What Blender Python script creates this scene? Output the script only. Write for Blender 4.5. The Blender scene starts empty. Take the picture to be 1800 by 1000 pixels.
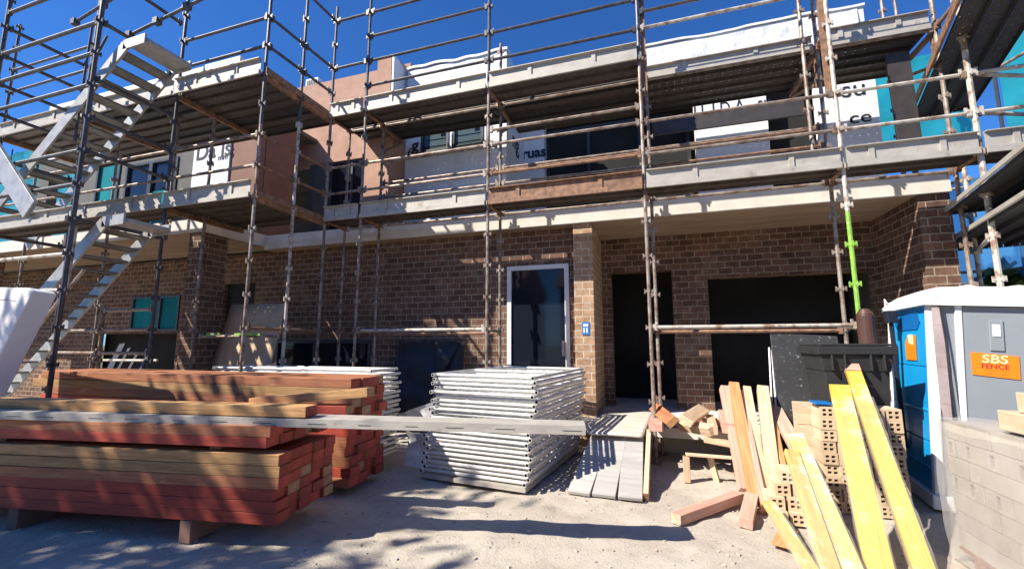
import bpy, math, random
from mathutils import Vector, Matrix, noise
random.seed(7)
SC=bpy.context.scene; COL=SC.collection
R=math.radians
WL={}   # world location of each parent
# ---------------------------------------------------------------- helpers
class MB:
    def __init__(s): s.v=[]; s.f=[]; s.m=[]
    def _add(s,vs,fs,mi=0):
        o=len(s.v); s.v+= [tuple(p) for p in vs]
        for f in fs: s.f.append([o+i for i in f]); s.m.append(mi)
        return s
    def box(s,x0,x1,y0,y1,z0,z1,mi=0,M=None,taper=None):
        vs=[Vector((x,y,z)) for z in (z0,z1) for y in (y0,y1) for x in (x0,x1)]
        if M is not None: vs=[M@p for p in vs]
        return s._add(vs,[(0,2,3,1),(4,5,7,6),(0,1,5,4),(2,6,7,3),(0,4,6,2),(1,3,7,5)],mi)
    def beam(s,p,q,w,h,up=(0,0,1),mi=0):
        p=Vector(p); q=Vector(q); d=q-p; L=d.length; d.normalize(); up=Vector(up)
        r=d.cross(up)
        if r.length<1e-4: r=d.cross(Vector((0,1,0)))
        r.normalize(); u=r.cross(d)
        M=Matrix(((d.x,r.x,u.x,p.x),(d.y,r.y,u.y,p.y),(d.z,r.z,u.z,p.z),(0,0,0,1)))
        return s.box(0,L,-w/2,w/2,-h/2,h/2,mi,M)
    def tube(s,p,q,r,n=8,r2=None,mi=0,caps=True,hollow=0):
        p=Vector(p); q=Vector(q); d=(q-p).normalized(); r2=r if r2 is None else r2
        a=d.cross(Vector((0,0,1)))
        if a.length<1e-3: a=d.cross(Vector((0,1,0)))
        a.normalize(); b=d.cross(a)
        vs=[]; 
        for c,rr in ((p,r),(q,r2)):
            for i in range(n):
                t=2*math.pi*i/n; vs.append(c+a*(rr*math.cos(t))+b*(rr*math.sin(t)))
        fs=[(i,(i+1)%n,n+(i+1)%n,n+i) for i in range(n)]
        if caps: fs+= [tuple(range(n-1,-1,-1)),tuple(range(n,2*n))]
        return s._add(vs,fs,mi)
    def path(s,pts,r,n=7,mi=0):
        for a,b in zip(pts[:-1],pts[1:]): s.tube(a,b,r,n,mi=mi)
        return s
    def poly(s,pts,mi=0): return s._add(pts,[tuple(range(len(pts)))],mi)
    def prism(s,pts,d,mi=0):
        n=len(pts); d=Vector(d); a=[Vector(p) for p in pts]; b=[p+d for p in a]
        fs=[tuple(range(n-1,-1,-1)),tuple(range(n,2*n))]+[(i,(i+1)%n,n+(i+1)%n,n+i) for i in range(n)]
        return s._add(a+b,fs,mi)
    def build(s,name,mats,parent=None,local=False,bevel=0,smooth=False,origin=None,rot=None):
        if not isinstance(mats,(list,tuple)): mats=[mats]
        if parent is not None: off=Vector((0,0,0)) if local else WL[parent.name]
        elif origin is not None: off=Vector(origin)
        else:
            xs=[p[0] for p in s.v]; ys=[p[1] for p in s.v]; zs=[p[2] for p in s.v]
            off=Vector(((min(xs)+max(xs))/2,(min(ys)+max(ys))/2,min(zs)))
        me=bpy.data.meshes.new(name); me.from_pydata([tuple(Vector(p)-off) for p in s.v],[],s.f)
        for m in mats: me.materials.append(m)
        for pl,mi in zip(me.polygons,s.m): pl.material_index=mi
        me.validate(); me.update()
        import bmesh
        bm=bmesh.new(); bm.from_mesh(me); bmesh.ops.recalc_face_normals(bm,faces=bm.faces); bm.to_mesh(me); bm.free()
        if smooth:
            for pl in me.polygons: pl.use_smooth=True
        o=bpy.data.objects.new(name,me); COL.objects.link(o)
        if parent is not None: o.parent=parent; WL[o.name]=WL[parent.name]
        else: o.location=off; WL[o.name]=off
        if bevel:
            b=o.modifiers.new('edge','BEVEL'); b.width=bevel; b.segments=2; b.limit_method='ANGLE'
        return o
def tag(o,label,cat,group=None,kind=None):
    if label: o['label']=label
    if cat: o['category']=cat
    if group: o['group']=group
    if kind: o['kind']=kind
    return o
def thing(name,label,cat,loc=(0,0,0),group=None,rot=None):
    o=bpy.data.objects.new(name,None); COL.objects.link(o); o.location=loc; o.empty_display_size=.2
    if rot: o.rotation_euler=rot
    WL[o.name]=Vector(loc); return tag(o,label,cat,group)
def struct(o): o['kind']='structure'; return o
def text(body,size,mat,parent,loc,rot=(R(90),0,0),ext=.004,local=False,sx=1,shear=0,bold=0):
    cu=bpy.data.curves.new('lettering','FONT'); cu.body=body; cu.size=size; cu.extrude=ext; cu.shear=shear; cu.offset=bold
    cu.align_x='CENTER'; cu.align_y='CENTER'; cu.materials.append(mat)
    o=bpy.data.objects.new('lettering',cu); COL.objects.link(o); o.parent=parent
    o.location=Vector(loc)-(Vector((0,0,0)) if local else WL[parent.name]); o.rotation_euler=rot; o.scale=(sx,1,1)
    return o
# ---------------------------------------------------------------- materials
def newmat(name):
    m=bpy.data.materials.new(name); m.use_nodes=True; nt=m.node_tree; nt.nodes.clear()
    out=nt.nodes.new('ShaderNodeOutputMaterial'); b=nt.nodes.new('ShaderNodeBsdfPrincipled'); nt.links.new(b.outputs[0],out.inputs[0])
    return m,nt,b,out
def N(nt,t,**kw):
    n=nt.nodes.new(t)
    for k,v in kw.items(): setattr(n,k,v)
    return n
def ramp(nt,fac,stops):
    r=N(nt,'ShaderNodeValToRGB'); e=r.color_ramp.elements
    while len(e)<len(stops): e.new(.5)
    for x,(p,c) in zip(e,stops): x.position=p; x.color=(*c,1) if len(c)==3 else c
    nt.links.new(fac,r.inputs[0]); return r.outputs[0]
def mix(nt,fac,a,b,mode='MIX'):
    m=N(nt,'ShaderNodeMix',data_type='RGBA',blend_type=mode)
    for i,x in ((0,fac),(6,a),(7,b)):
        if hasattr(x,'default_value') or hasattr(x,'links'): nt.links.new(x,m.inputs[i])
        else: m.inputs[i].default_value=x if i==0 else (*x,1)
    return m.outputs[2]
def coords(nt,scale=(1,1,1)):
    t=N(nt,'ShaderNodeTexCoord'); mp=N(nt,'ShaderNodeMapping'); mp.inputs['Scale'].default_value=scale
    nt.links.new(t.outputs['Object'],mp.inputs[0]); return mp.outputs[0]
def noi(nt,vec,scale,detail=5,rough=.6):
    n=N(nt,'ShaderNodeTexNoise'); n.inputs['Scale'].default_value=scale; n.inputs['Detail'].default_value=detail; n.inputs['Roughness'].default_value=rough
    nt.links.new(vec,n.inputs['Vector']); return n.outputs['Fac']
def bump(nt,b,h,strength=.3,dist=.02):
    u=N(nt,'ShaderNodeBump'); u.inputs['Strength'].default_value=strength; u.inputs['Distance'].default_value=dist
    nt.links.new(h,u.inputs['Height']); nt.links.new(u.outputs[0],b.inputs['Normal'])
def mat(name,c1,c2=None,scale=6,rough=.7,metal=0,stretch=(1,1,1),lo=.35,hi=.65,bmp=.15,spec=.4,rand=0,stain=None,grain=0,bdist=.01,bscale=6):
    m,nt,b,out=newmat(name); v=coords(nt,stretch)
    c2=c2 or tuple(x*.75 for x in c1)
    f=noi(nt,v,scale); col=ramp(nt,f,[(lo,c2),(hi,c1)])
    if grain:
        g=noi(nt,coords(nt,(1.2,30,30)),2.2,6,.65); mg=N(nt,'ShaderNodeMix',data_type='RGBA',blend_type='MULTIPLY'); mg.inputs[0].default_value=1
        nt.links.new(col,mg.inputs[6]); nt.links.new(ramp(nt,g,[(.32,(1-grain,)*3),(.62,(1.08,1.08,1.08))]),mg.inputs[7]); col=mg.outputs[2]
    if stain:
        f3=noi(nt,coords(nt),stain[1],6,.7); col=mix(nt,ramp(nt,f3,[(stain[2],(0,0,0)),(stain[2]+.12,(1,1,1))]),col,stain[0])
    if rand:
        oi=N(nt,'ShaderNodeObjectInfo'); hs=N(nt,'ShaderNodeHueSaturation'); mr=N(nt,'ShaderNodeMapRange')
        mr.inputs[3].default_value=1-rand; mr.inputs[4].default_value=1+rand
        nt.links.new(oi.outputs['Random'],mr.inputs[0]); nt.links.new(mr.outputs[0],hs.inputs['Value']); nt.links.new(col,hs.inputs['Color']); col=hs.outputs[0]
    nt.links.new(col,b.inputs['Base Color']); b.inputs['Roughness'].default_value=rough; b.inputs['Metallic'].default_value=metal
    b.inputs['Specular IOR Level'].default_value=spec
    if bmp: 
        f2=noi(nt,v,scale*bscale,4); bump(nt,b,f2,bmp,bdist)
    return m
M={}
M['tube']=mat('weathered_scaffold_steel',(.34,.29,.24),(.15,.09,.065),9,.5,.25,lo=.36,hi=.6,spec=.5,stain=((.10,.05,.03),14,.60))
M['tubepale']=mat('pale_painted_scaffold_steel',(.52,.48,.42),(.25,.17,.12),9,.55,.1,lo=.38,hi=.52)
M['tubeshade']=mat('backlit_scaffold_steel',(.115,.11,.115),(.06,.055,.06),9,.45,.35,spec=.5)  # backlit look against the sky put into the tube colour
M['palegrey']=mat('pale_weathered_sheet',(.56,.52,.45),(.44,.40,.34),2,.8,stretch=(1,3,1),stain=((.30,.27,.23),5,.64))
M['rust']=mat('rusty_steel',(.34,.19,.11),(.16,.09,.06),12,.7,.1)
M['galv']=mat('galvanised_steel',(.47,.44,.385),(.38,.35,.305),5,.55,.15,stretch=(1,1,2),stain=((.26,.20,.15),4,.60))
M['alu']=mat('aluminium',(.46,.45,.43),(.34,.33,.32),8,.45,.4)
M['alushade']=mat('shaded_tread_aluminium',(.24,.225,.21),(.16,.15,.14),8,.5,.4)  # treads take the shade of their undersides as colour
M['fence']=mat('galvanised_fence_tube',(.64,.63,.60),(.55,.54,.52),6,.42,.12)
M['dark']=mat('unlit_black',(.024,.023,.022),(.014,.014,.014),1.2,.9)  # near-black colour standing in for unlit depth behind openings and in holes
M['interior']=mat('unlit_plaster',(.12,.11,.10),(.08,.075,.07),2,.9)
M['concrete']=mat('white_render_concrete',(.66,.63,.57),(.55,.52,.47),3,.85,bmp=.25,stain=((.42,.38,.33),4,.66))
M['soffit']=mat('form_ply_soffit',(.33,.235,.165),(.22,.155,.11),1.6,.8,stretch=(.6,2.5,1),stain=((.19,.13,.09),2.2,.62))
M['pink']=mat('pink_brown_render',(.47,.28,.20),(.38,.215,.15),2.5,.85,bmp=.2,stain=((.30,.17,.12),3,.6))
M['wrap']=mat('white_building_wrap',(.80,.80,.80),(.72,.72,.73),1.3,.5,stretch=(1,1,.35),bmp=.6,bscale=2.2,bdist=.05,stain=((.6,.6,.6),1.8,.62))
M['ink']=mat('black_ink',(.015,.017,.02),(.012,.013,.015),4,.6)
M['inkblue']=mat('navy_ink',(.02,.035,.09),(.015,.025,.07),4,.6)
M['frame']=mat('white_window_frame',(.72,.72,.72),(.66,.66,.67),4,.4)
M['framedark']=mat('charcoal_window_frame',(.05,.055,.06),(.04,.042,.045),4,.4)
M['timberfresh']=mat('raw_pine',(.56,.33,.14),(.42,.22,.085),3,.75,grain=.45,stretch=(.35,6,6),rand=.22,lo=.3,hi=.7,stain=((.25,.12,.06),3,.66))
M['timberbrown']=mat('weathered_red_brown_timber',(.43,.175,.075),(.28,.10,.05),3,.7,grain=.4,stretch=(.35,6,6),rand=.2,lo=.3,hi=.7,stain=((.42,.25,.14),2.3,.6))
M['timberred']=mat('red_painted_timber',(.40,.065,.035),(.25,.036,.024),3,.6,grain=.3,stretch=(.5,3,3),rand=.28,lo=.3,hi=.7,stain=((.30,.13,.08),4,.63))
M['endred']=mat('red_painted_end',(.34,.05,.035),(.21,.033,.027),9,.65,rand=.3,stain=((.34,.18,.12),9,.66))
M['endwood']=mat('sawn_end',(.36,.21,.12),(.24,.13,.07),14,.8,rand=.2)
M['pinktimber']=mat('pink_primed_timber',(.60,.38,.29),(.52,.27,.20),3,.7,grain=.2,stretch=(.5,5,5),rand=.12,lo=.3,hi=.7)
M['paletimber']=mat('pale_sawn_timber',(.66,.51,.36),(.54,.37,.22),3,.75,grain=.25,stretch=(.4,6,6),rand=.12,lo=.3,hi=.7)
M['orangetimber']=mat('orange_sawn_timber',(.58,.33,.14),(.44,.22,.09),3,.75,grain=.35,stretch=(.4,6,6),rand=.1)
M['greyplank']=mat('grey_weathered_plank',(.40,.385,.36),(.29,.275,.26),2.5,.8,stretch=(5,.5,5),rand=.15,lo=.3,hi=.7,stain=((.55,.52,.47),3,.6))
M['ply']=mat('beige_plywood',(.60,.45,.29),(.50,.36,.22),2,.75,stretch=(3,.6,.6))
M['hollow']=mat('beige_clay_brick',(.60,.46,.31),(.50,.37,.24),7,.85,rand=.12,stain=((.66,.54,.40),6,.6))
M['bin']=mat('black_bin_plastic',(.035,.035,.036),(.025,.025,.026),6,.45)
M['loowhite']=mat('white_loo_plastic',(.80,.80,.80),(.74,.74,.75),3,.4,bmp=.05)
M['loogrey']=mat('grey_loo_door',(.25,.275,.30),(.225,.25,.27),2,.5,bmp=.05,stain=((.3,.32,.34),3,.62))
M['looblue']=mat('blue_loo_plastic',(.006,.33,.72),(.005,.29,.66),2,.35,bmp=.05,stain=((.10,.40,.70),7,.70))
M['loodark']=mat('deep_blue_plastic',(.006,.14,.42),(.005,.12,.36),2,.35)
M['orange']=mat('orange_sign',(.86,.235,.010),(.80,.21,.01),3,.5,bmp=0)
M['cream']=mat('cream_letter',(.83,.74,.43),(.80,.70,.38),3,.5,bmp=0)
M['crimson']=mat('crimson_letter',(.42,.015,.03),(.36,.01,.025),3,.5,bmp=0)
M['strap']=mat('mauve_strap',(.44,.36,.35),(.33,.26,.25),5,.8)
M['yellow']=mat('yellow_wrapped_lvl',(.64,.44,.075),(.55,.36,.055),1.7,.45,stretch=(.5,3,3),rand=.05,grain=.22,stain=((.62,.52,.28),2.4,.52))
M['white']=mat('white_plastic',(.82,.82,.80),(.74,.74,.73),3,.5)
M['yellowdull']=mat('dull_yellow_beam',(.62,.47,.16),(.52,.38,.12),1.7,.5,stretch=(.5,3,3),grain=.3,stain=((.66,.60,.46),2.2,.50))
M['palebrick']=mat('grey_beige_brick',(.50,.44,.37),(.40,.35,.29),7,.85,rand=.08,stain=((.58,.53,.47),5,.58))
M['palewhite']=mat('dusty_white_panel',(.74,.73,.71),(.66,.65,.63),2.5,.6,stretch=(1,1,.5),bmp=.3,bscale=3,bdist=.02,stain=((.52,.50,.47),3,.62))
M['bluedark']=mat('navy_tarp',(.016,.019,.034),(.011,.013,.024),2,.5,bmp=.4)
M['cloudboard']=mat('black_speckled_board',(.020,.020,.022),(.032,.032,.032),3,.6,stain=((.38,.38,.37),26,.61))
M['green']=mat('lime_paint',(.30,.55,.07),(.17,.36,.05),14,.55,stain=((.50,.50,.40),9,.56))
M['blueplate']=mat('blue_plate',(.02,.19,.55),(.02,.16,.5),4,.5)
M['shadewall']=mat('shaded_upper_wall',(.11,.105,.10),(.08,.077,.075),2,.8)  # upper wall in shade, its darkness put into the colour
M['shadebrown']=mat('deck_shade_brown',(.25,.14,.10),(.20,.11,.08),2.5,.85,bmp=.2)  # pink render darkened for deck shade; bearer blocks reuse the brown
M['leaf']=mat('leaf',(.09,.13,.035),(.045,.075,.02),3,.6,rand=.2)
M['bark']=mat('bark',(.16,.11,.08),(.09,.06,.045),8,.9)
M['debris']=mat('pale_rubble',(.50,.44,.36),(.33,.27,.21),9,.9)
M['redplastic']=mat('red_brown_plastic',(.085,.04,.03),(.06,.028,.022),4,.5)
def brickmat(name,c1,c2,mortar,bw=.24,rh=.11):
    m,nt,b,out=newmat(name); t=N(nt,'ShaderNodeTexCoord'); s=N(nt,'ShaderNodeSeparateXYZ'); nt.links.new(t.outputs['Object'],s.inputs[0])
    a=N(nt,'ShaderNodeMath',operation='ADD'); nt.links.new(s.outputs[0],a.inputs[0]); nt.links.new(s.outputs[1],a.inputs[1])
    c=N(nt,'ShaderNodeCombineXYZ'); nt.links.new(a.outputs[0],c.inputs[0]); nt.links.new(s.outputs[2],c.inputs[1])
    br=N(nt,'ShaderNodeTexBrick'); nt.links.new(c.outputs[0],br.inputs['Vector']); br.inputs['Scale'].default_value=1
    br.inputs['Brick Width'].default_value=bw; br.inputs['Row Height'].default_value=rh; br.inputs['Mortar Size'].default_value=.0075; br.inputs['Mortar Smooth'].default_value=.2
    br.inputs['Bias'].default_value=0; br.inputs['Color1'].default_value=(*c1,1); br.inputs['Color2'].default_value=(*c2,1); br.inputs['Mortar'].default_value=(*mortar,1)
    v=coords(nt); n1=noi(nt,v,9,6,.7); col=mix(nt,ramp(nt,n1,[(.3,(.62,.6,.58)),(.7,(1.15,1.15,1.15))]),(1,1,1),(1,1,1),'MULTIPLY')
    mm=N(nt,'ShaderNodeMix',data_type='RGBA',blend_type='MULTIPLY'); mm.inputs[0].default_value=1
    nt.links.new(br.outputs['Color'],mm.inputs[6]); nt.links.new(ramp(nt,n1,[(.3,(.6,.58,.56)),(.7,(1.2,1.2,1.2))]),mm.inputs[7])
    col=mm.outputs[2]
    n2=noi(nt,v,1.7,5,.7); col=mix(nt,ramp(nt,n2,[(.54,(0,0,0)),(.76,(.5,.5,.5))]),col,mortar)
    nt.links.new(col,b.inputs['Base Color']); b.inputs['Roughness'].default_value=.85; b.inputs['Specular IOR Level'].default_value=.25
    inv=N(nt,'ShaderNodeMath',operation='SUBTRACT'); inv.inputs[0].default_value=1; nt.links.new(br.outputs['Fac'],inv.inputs[1])
    ad=N(nt,'ShaderNodeMath',operation='MULTIPLY_ADD'); nt.links.new(noi(nt,v,40,4),ad.inputs[0]); ad.inputs[1].default_value=.35; nt.links.new(inv.outputs[0],ad.inputs[2])
    bump(nt,b,ad.outputs[0],.7,.008); return m
M['brick']=brickmat('brown_brick',(.205,.112,.074),(.11,.062,.045),(.36,.30,.225))
M['bricklit']=brickmat('sunlit_brick',(.47,.30,.18),(.36,.22,.13),(.60,.52,.41))  # same brick as the walls, sunlit tone put into the colour
def perfmat(name,c1,c2,rust):
    m,nt,b,out=newmat(name); v=coords(nt); f=noi(nt,v,7); col=ramp(nt,f,[(.35,c2),(.62,c1)])
    col=mix(nt,ramp(nt,noi(nt,v,3,6,.7),[(.55,(0,0,0)),(.68,(1,1,1))]),col,rust)
    nt.links.new(col,b.inputs['Base Color']); b.inputs['Roughness'].default_value=.6; b.inputs['Metallic'].default_value=.15
    def dist(sx,sy,ox,oy):
        mp=N(nt,'ShaderNodeMapping'); mp.inputs['Location'].default_value=(ox,oy,0); mp.inputs['Scale'].default_value=(1/sx,1/sy,0)
        t=N(nt,'ShaderNodeTexCoord'); nt.links.new(t.outputs['Object'],mp.inputs[0])
        fr=N(nt,'ShaderNodeVectorMath',operation='FRACTION'); nt.links.new(mp.outputs[0],fr.inputs[0])
        su=N(nt,'ShaderNodeVectorMath',operation='SUBTRACT'); nt.links.new(fr.outputs[0],su.inputs[0]); su.inputs[1].default_value=(.5,.5,0)
        mu=N(nt,'ShaderNodeVectorMath',operation='MULTIPLY'); nt.links.new(su.outputs[0],mu.inputs[0]); mu.inputs[1].default_value=(sx,sy,0)
        le=N(nt,'ShaderNodeVectorMath',operation='LENGTH'); nt.links.new(mu.outputs[0],le.inputs[0])
        lt=N(nt,'ShaderNodeMath',operation='LESS_THAN'); lt.inputs[1].default_value=.0068; nt.links.new(le.outputs['Value'],lt.inputs[0]); return lt.outputs[0]
    d=dist(.12,.074,0,.5)
    tr=N(nt,'ShaderNodeBsdfTransparent'); ms=N(nt,'ShaderNodeMixShader'); nt.links.new(d,ms.inputs[0]); nt.links.new(b.outputs[0],ms.inputs[1]); nt.links.new(tr.outputs[0],ms.inputs[2])
    nt.links.new(ms.outputs[0],out.inputs[0]); return m
M['board']=perfmat('perforated_steel_board',(.115,.092,.08),(.075,.058,.05),(.065,.04,.032))
M['boarddark']=perfmat('dark_perforated_steel_board',(.055,.047,.047),(.038,.033,.032),(.045,.032,.028))
def meshcloth(name,c,alpha,trans):
    m,nt,b,out=newmat(name); v=coords(nt); f=noi(nt,v,1.5,5,.6); col=ramp(nt,f,[(.3,tuple(x*.7 for x in c)),(.7,c)])
    nt.links.new(col,b.inputs['Base Color']); b.inputs['Roughness'].default_value=.8
    tl=N(nt,'ShaderNodeBsdfTranslucent'); nt.links.new(col,tl.inputs[0]); m1=N(nt,'ShaderNodeMixShader'); m1.inputs[0].default_value=trans
    nt.links.new(b.outputs[0],m1.inputs[1]); nt.links.new(tl.outputs[0],m1.inputs[2])
    tp=N(nt,'ShaderNodeBsdfTransparent'); m2=N(nt,'ShaderNodeMixShader'); m2.inputs[0].default_value=alpha
    nt.links.new(m1.outputs[0],m2.inputs[1]); nt.links.new(tp.outputs[0],m2.inputs[2]); nt.links.new(m2.outputs[0],out.inputs[0]); return m
M['shade']=meshcloth('teal_shade_cloth',(.015,.52,.60),.12,.62)
M['film']=meshcloth('clear_plastic_film',(.80,.77,.72),.85,.3)
M['film2']=meshcloth('milky_plastic_film',(.60,.575,.54),.58,.2)
M['bluecloth']=meshcloth('blue_shade_cloth',(.09,.36,.66),.30,.62)
def glass(name,c,rough=.05):
    m,nt,b,out=newmat(name); b.inputs['Base Color'].default_value=(*c,1); b.inputs['Roughness'].default_value=rough; b.inputs['Specular IOR Level'].default_value=.35
    v=coords(nt); bump(nt,b,noi(nt,v,1.2,2),.02,.05); return m
M['glass']=glass('dark_glass',(.010,.013,.022)); M['glassgrey']=glass('blind_behind_glass',(.075,.105,.11),.12)
# ground sand
m,nt,b,out=newmat('pale_site_sand'); v=coords(nt); f=noi(nt,v,1.1,8,.65); f2=noi(nt,v,9,6,.7)
col=ramp(nt,f,[(.25,(.38,.325,.26)),(.5,(.50,.445,.37)),(.75,(.57,.515,.44))]); col=mix(nt,ramp(nt,f2,[(.5,(0,0,0)),(.72,(.6,.6,.6))]),col,(.36,.30,.235))
vo=N(nt,'ShaderNodeTexVoronoi'); vo.inputs['Scale'].default_value=38; nt.links.new(v,vo.inputs['Vector'])
col=mix(nt,ramp(nt,vo.outputs['Distance'],[(.07,(.7,.7,.7)),(.14,(0,0,0))]),col,(.27,.22,.17))
nt.links.new(col,b.inputs['Base Color']); b.inputs['Roughness'].default_value=.95; b.inputs['Specular IOR Level'].default_value=.1
ad=N(nt,'ShaderNodeMath',operation='MULTIPLY_ADD'); nt.links.new(noi(nt,v,5,8,.75),ad.inputs[0]); ad.inputs[1].default_value=1.0; nt.links.new(noi(nt,v,45,5,.8),ad.inputs[2]); bump(nt,b,ad.outputs[0],.55,.05)
M['sand']=m
# ---------------------------------------------------------------- camera, light, world
cam=bpy.data.cameras.new('camera'); co=bpy.data.objects.new('camera',cam); COL.objects.link(co); SC.camera=co
cam.sensor_width=36; cam.lens=766.15/1800*36; cam.clip_start=.05; cam.clip_end=2000
co.location=(0,0,1.55); co.rotation_euler=(R(90+7.72),0,R(17.84))
SUN=Vector((-1.25,-1,1.53)).normalized()
sl=bpy.data.lights.new('sun','SUN'); sl.energy=5.0; sl.angle=R(.5); sl.color=(1,.93,.82); so=bpy.data.objects.new('sun',sl); COL.objects.link(so)
so.rotation_euler=SUN.to_track_quat('Z','Y').to_euler()
w=bpy.data.worlds.new('World'); SC.world=w; w.use_nodes=True; wn=w.node_tree; bg=wn.nodes['Background']
sk=wn.nodes.new('ShaderNodeTexSky'); sk.sky_type='NISHITA'; sk.sun_disc=False; sk.sun_elevation=math.asin(SUN.z); sk.sun_rotation=math.atan2(SUN.x,SUN.y)%(2*math.pi)
sk.air_density=1.0; sk.dust_density=.15; sk.ozone_density=2.0; sk.altitude=300
hs=wn.nodes.new('ShaderNodeHueSaturation'); hs.inputs['Saturation'].default_value=1.05; hs.inputs['Value'].default_value=1
wn.links.new(sk.outputs[0],hs.inputs['Color']); tn=wn.nodes.new('ShaderNodeMix'); tn.data_type='RGBA'; tn.blend_type='MULTIPLY'; tn.inputs[0].default_value=1; tn.inputs[7].default_value=(.40,.90,1.58,1); wn.links.new(hs.outputs[0],tn.inputs[6]); wn.links.new(tn.outputs[2],bg.inputs[0]); bg.inputs[1].default_value=.058
SC.view_settings.view_transform='Standard'; SC.view_settings.look='None'; SC.view_settings.exposure=.95; SC.view_settings.gamma=1
SC.render.engine='CYCLES'
SC.cycles.transparent_max_bounces=16; SC.cycles.max_bounces=6
ORD=['first','second','third','fourth','fifth','sixth','seventh','eighth','ninth','tenth','eleventh','twelfth','thirteenth','fourteenth','fifteenth','sixteenth','seventeenth','eighteenth','nineteenth','twentieth','twenty-first','twenty-second','twenty-third','twenty-fourth','twenty-fifth','twenty-sixth']
# ---------------------------------------------------------------- ground
def lin(a,b,n): return [a+(b-a)*i/(n-1) for i in range(n)]
xs=[-400,-120,-40,-18]+lin(-12,7,230)+[14,40,120,400]; ys=[-400,-100,-30,-8]+lin(-1,9,140)+[14,30,90,400]
def gz(x,y):
    if not(-12<=x<=7 and -1<=y<=9): return 0
    h=.022*noise.noise(Vector((x*1.3,y*1.3,0)))+.020*noise.noise(Vector((x*4,y*4,3)))+.013*noise.noise(Vector((x*9,y*9,5)))-.02*max(0,1-abs((y-3.25-.12*x+.1*math.sin(x*2))/.16))
    return h-.012
mb=MB(); nx=len(xs)
mb.v=[(x,y,gz(x,y)) for y in ys for x in xs]
for j in range(len(ys)-1):
    for i in range(nx-1): mb.f.append([j*nx+i,j*nx+i+1,(j+1)*nx+i+1,(j+1)*nx+i]); mb.m.append(0)
struct(mb.build('ground',M['sand'],origin=(0,0,0),smooth=True))
# ---------------------------------------------------------------- buildings
def wall(x0,x1,y0,y1,z0,z1,holes=()):
    """a wall facing -y with rectangular openings (x0,x1,z0,z1)"""
    mb=MB(); X=sorted({x0,x1,*[h[0] for h in holes],*[h[1] for h in holes]})
    for a,b in zip(X[:-1],X[1:]):
        hs=sorted([(h[2],h[3]) for h in holes if h[0]<=a+1e-6 and h[1]>=b-1e-6]); z=z0
        for lo,hi in hs:
            if lo>z+1e-4: mb.box(a,b,y0,y1,z,lo)
            z=max(z,hi)
        if z<z1-1e-4: mb.box(a,b,y0,y1,z,z1)
    return mb
def rectframe(mb,x0,x1,z0,z1,y0,y1,t,mi=0):
    mb.box(x0,x0+t,y0,y1,z0,z1,mi); mb.box(x1-t,x1,y0,y1,z0,z1,mi); mb.box(x0+t,x1-t,y0,y1,z1-t,z1,mi); mb.box(x0+t,x1-t,y0,y1,z0,z0+t,mi); return mb
def rumpled(fn,nu,nv,amp,seed=0,sc=2.0):
    """sheet: fn(u,v)->Vector, normal noise"""
    mb=MB(); 
    for j in range(nv+1):
        for i in range(nu+1):
            u=i/nu; v=j/nv; p=fn(u,v); e=1e-3
            n=(fn(u+e,v)-fn(u-e,v)).cross(fn(u,v+e)-fn(u,v-e)); n.normalize()
            q=p*sc+Vector((seed,seed*1.7,0)); h=noise.noise(q)+.5*noise.noise(q*2.3)
            mb.v.append(tuple(p+n*amp*h))
    for j in range(nv):
        for i in range(nu): a=j*(nu+1)+i; mb.f.append([a,a+1,a+nu+2,a+nu+1]); mb.m.append(0)
    return mb
def solid(o,t):
    s=o.modifiers.new('thickness','SOLIDIFY'); s.thickness=t; return o
# --- central / right townhouse
H=thing('townhouse','unfinished brick townhouse with the wide garage opening and glass door behind the scaffold','building',(0,7,0))
struct(MB().box(-1.19,3.9,6.42,13,.30,.42).box(-1.17,3.88,7.0,12.9,-.1,.299).box(-4.9,-1.19,7.3,13,-.1,.42).build('porch_floor',M['concrete']))
wall(-4.9,-1.19,7.2,7.45,0,3.505,[(-2.41,-1.30,.45,2.90)]).build('front_wall',M['brick'],H)
MB().box(-1.19,-.88,6.98,8.28,0,3.505).build('pillar',M['bricklit'],H)
MB().box(3.42,3.765,6.98,8.5,0,3.505).build('pillar',M['brick'],H)
wall(-1.19,3.42,8.28,8.52,.42,3.505,[(-.71,.36,.42,2.87),(.95,3.40,.42,2.70)]).build('garage_wall',M['brick'],H)
MB().box(-7.72,3.785,6.965,13,3.513,3.80).build('floor_slab',M['concrete'],H)
MB().box(-4.9,3.42,6.99,8.28,3.505,3.512).build('soffit',M['soffit'],H)
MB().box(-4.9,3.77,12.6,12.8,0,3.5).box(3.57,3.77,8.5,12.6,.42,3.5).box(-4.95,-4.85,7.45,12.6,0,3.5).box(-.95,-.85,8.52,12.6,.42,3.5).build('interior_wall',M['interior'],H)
d=rectframe(MB(),-2.40,-1.31,.45,2.89,7.17,7.26,.075).build('door',M['frame'],H)
MB().box(-2.325,-1.385,7.20,7.212,.525,2.815).build('pane',M['glass'],d)
mbh=MB().box(-1.43,-1.40,7.10,7.17,1.35,1.6); mbh.build('handle',M['galv'],d)
MB().box(-1.07,-.955,6.968,6.979,1.69,1.89).build('notice',M['blueplate'],H)
MB().box(-1.05,-.975,6.965,6.9675,1.82,1.86).box(-1.05,-1.03,6.965,6.9675,1.72,1.80).box(-1.005,-.985,6.965,6.9675,1.72,1.80).build('notice_print',M['white'],H)
# near-black sheets standing in for unlit garage depth
MB().box(.97,3.38,9.6,9.66,.43,3.4).box(-.8,.8,9.7,9.75,.43,3.4).build('unlit_backing',M['dark'],H)
# upper storey
def F(px0): return px0
U='wrap'
wb=wall(-4.9,-2.61,7.75,7.95,3.81,7.48,[(-4.52,-3.87,5.53,6.6),(-3.79,-3.10,5.53,6.6)])
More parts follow.
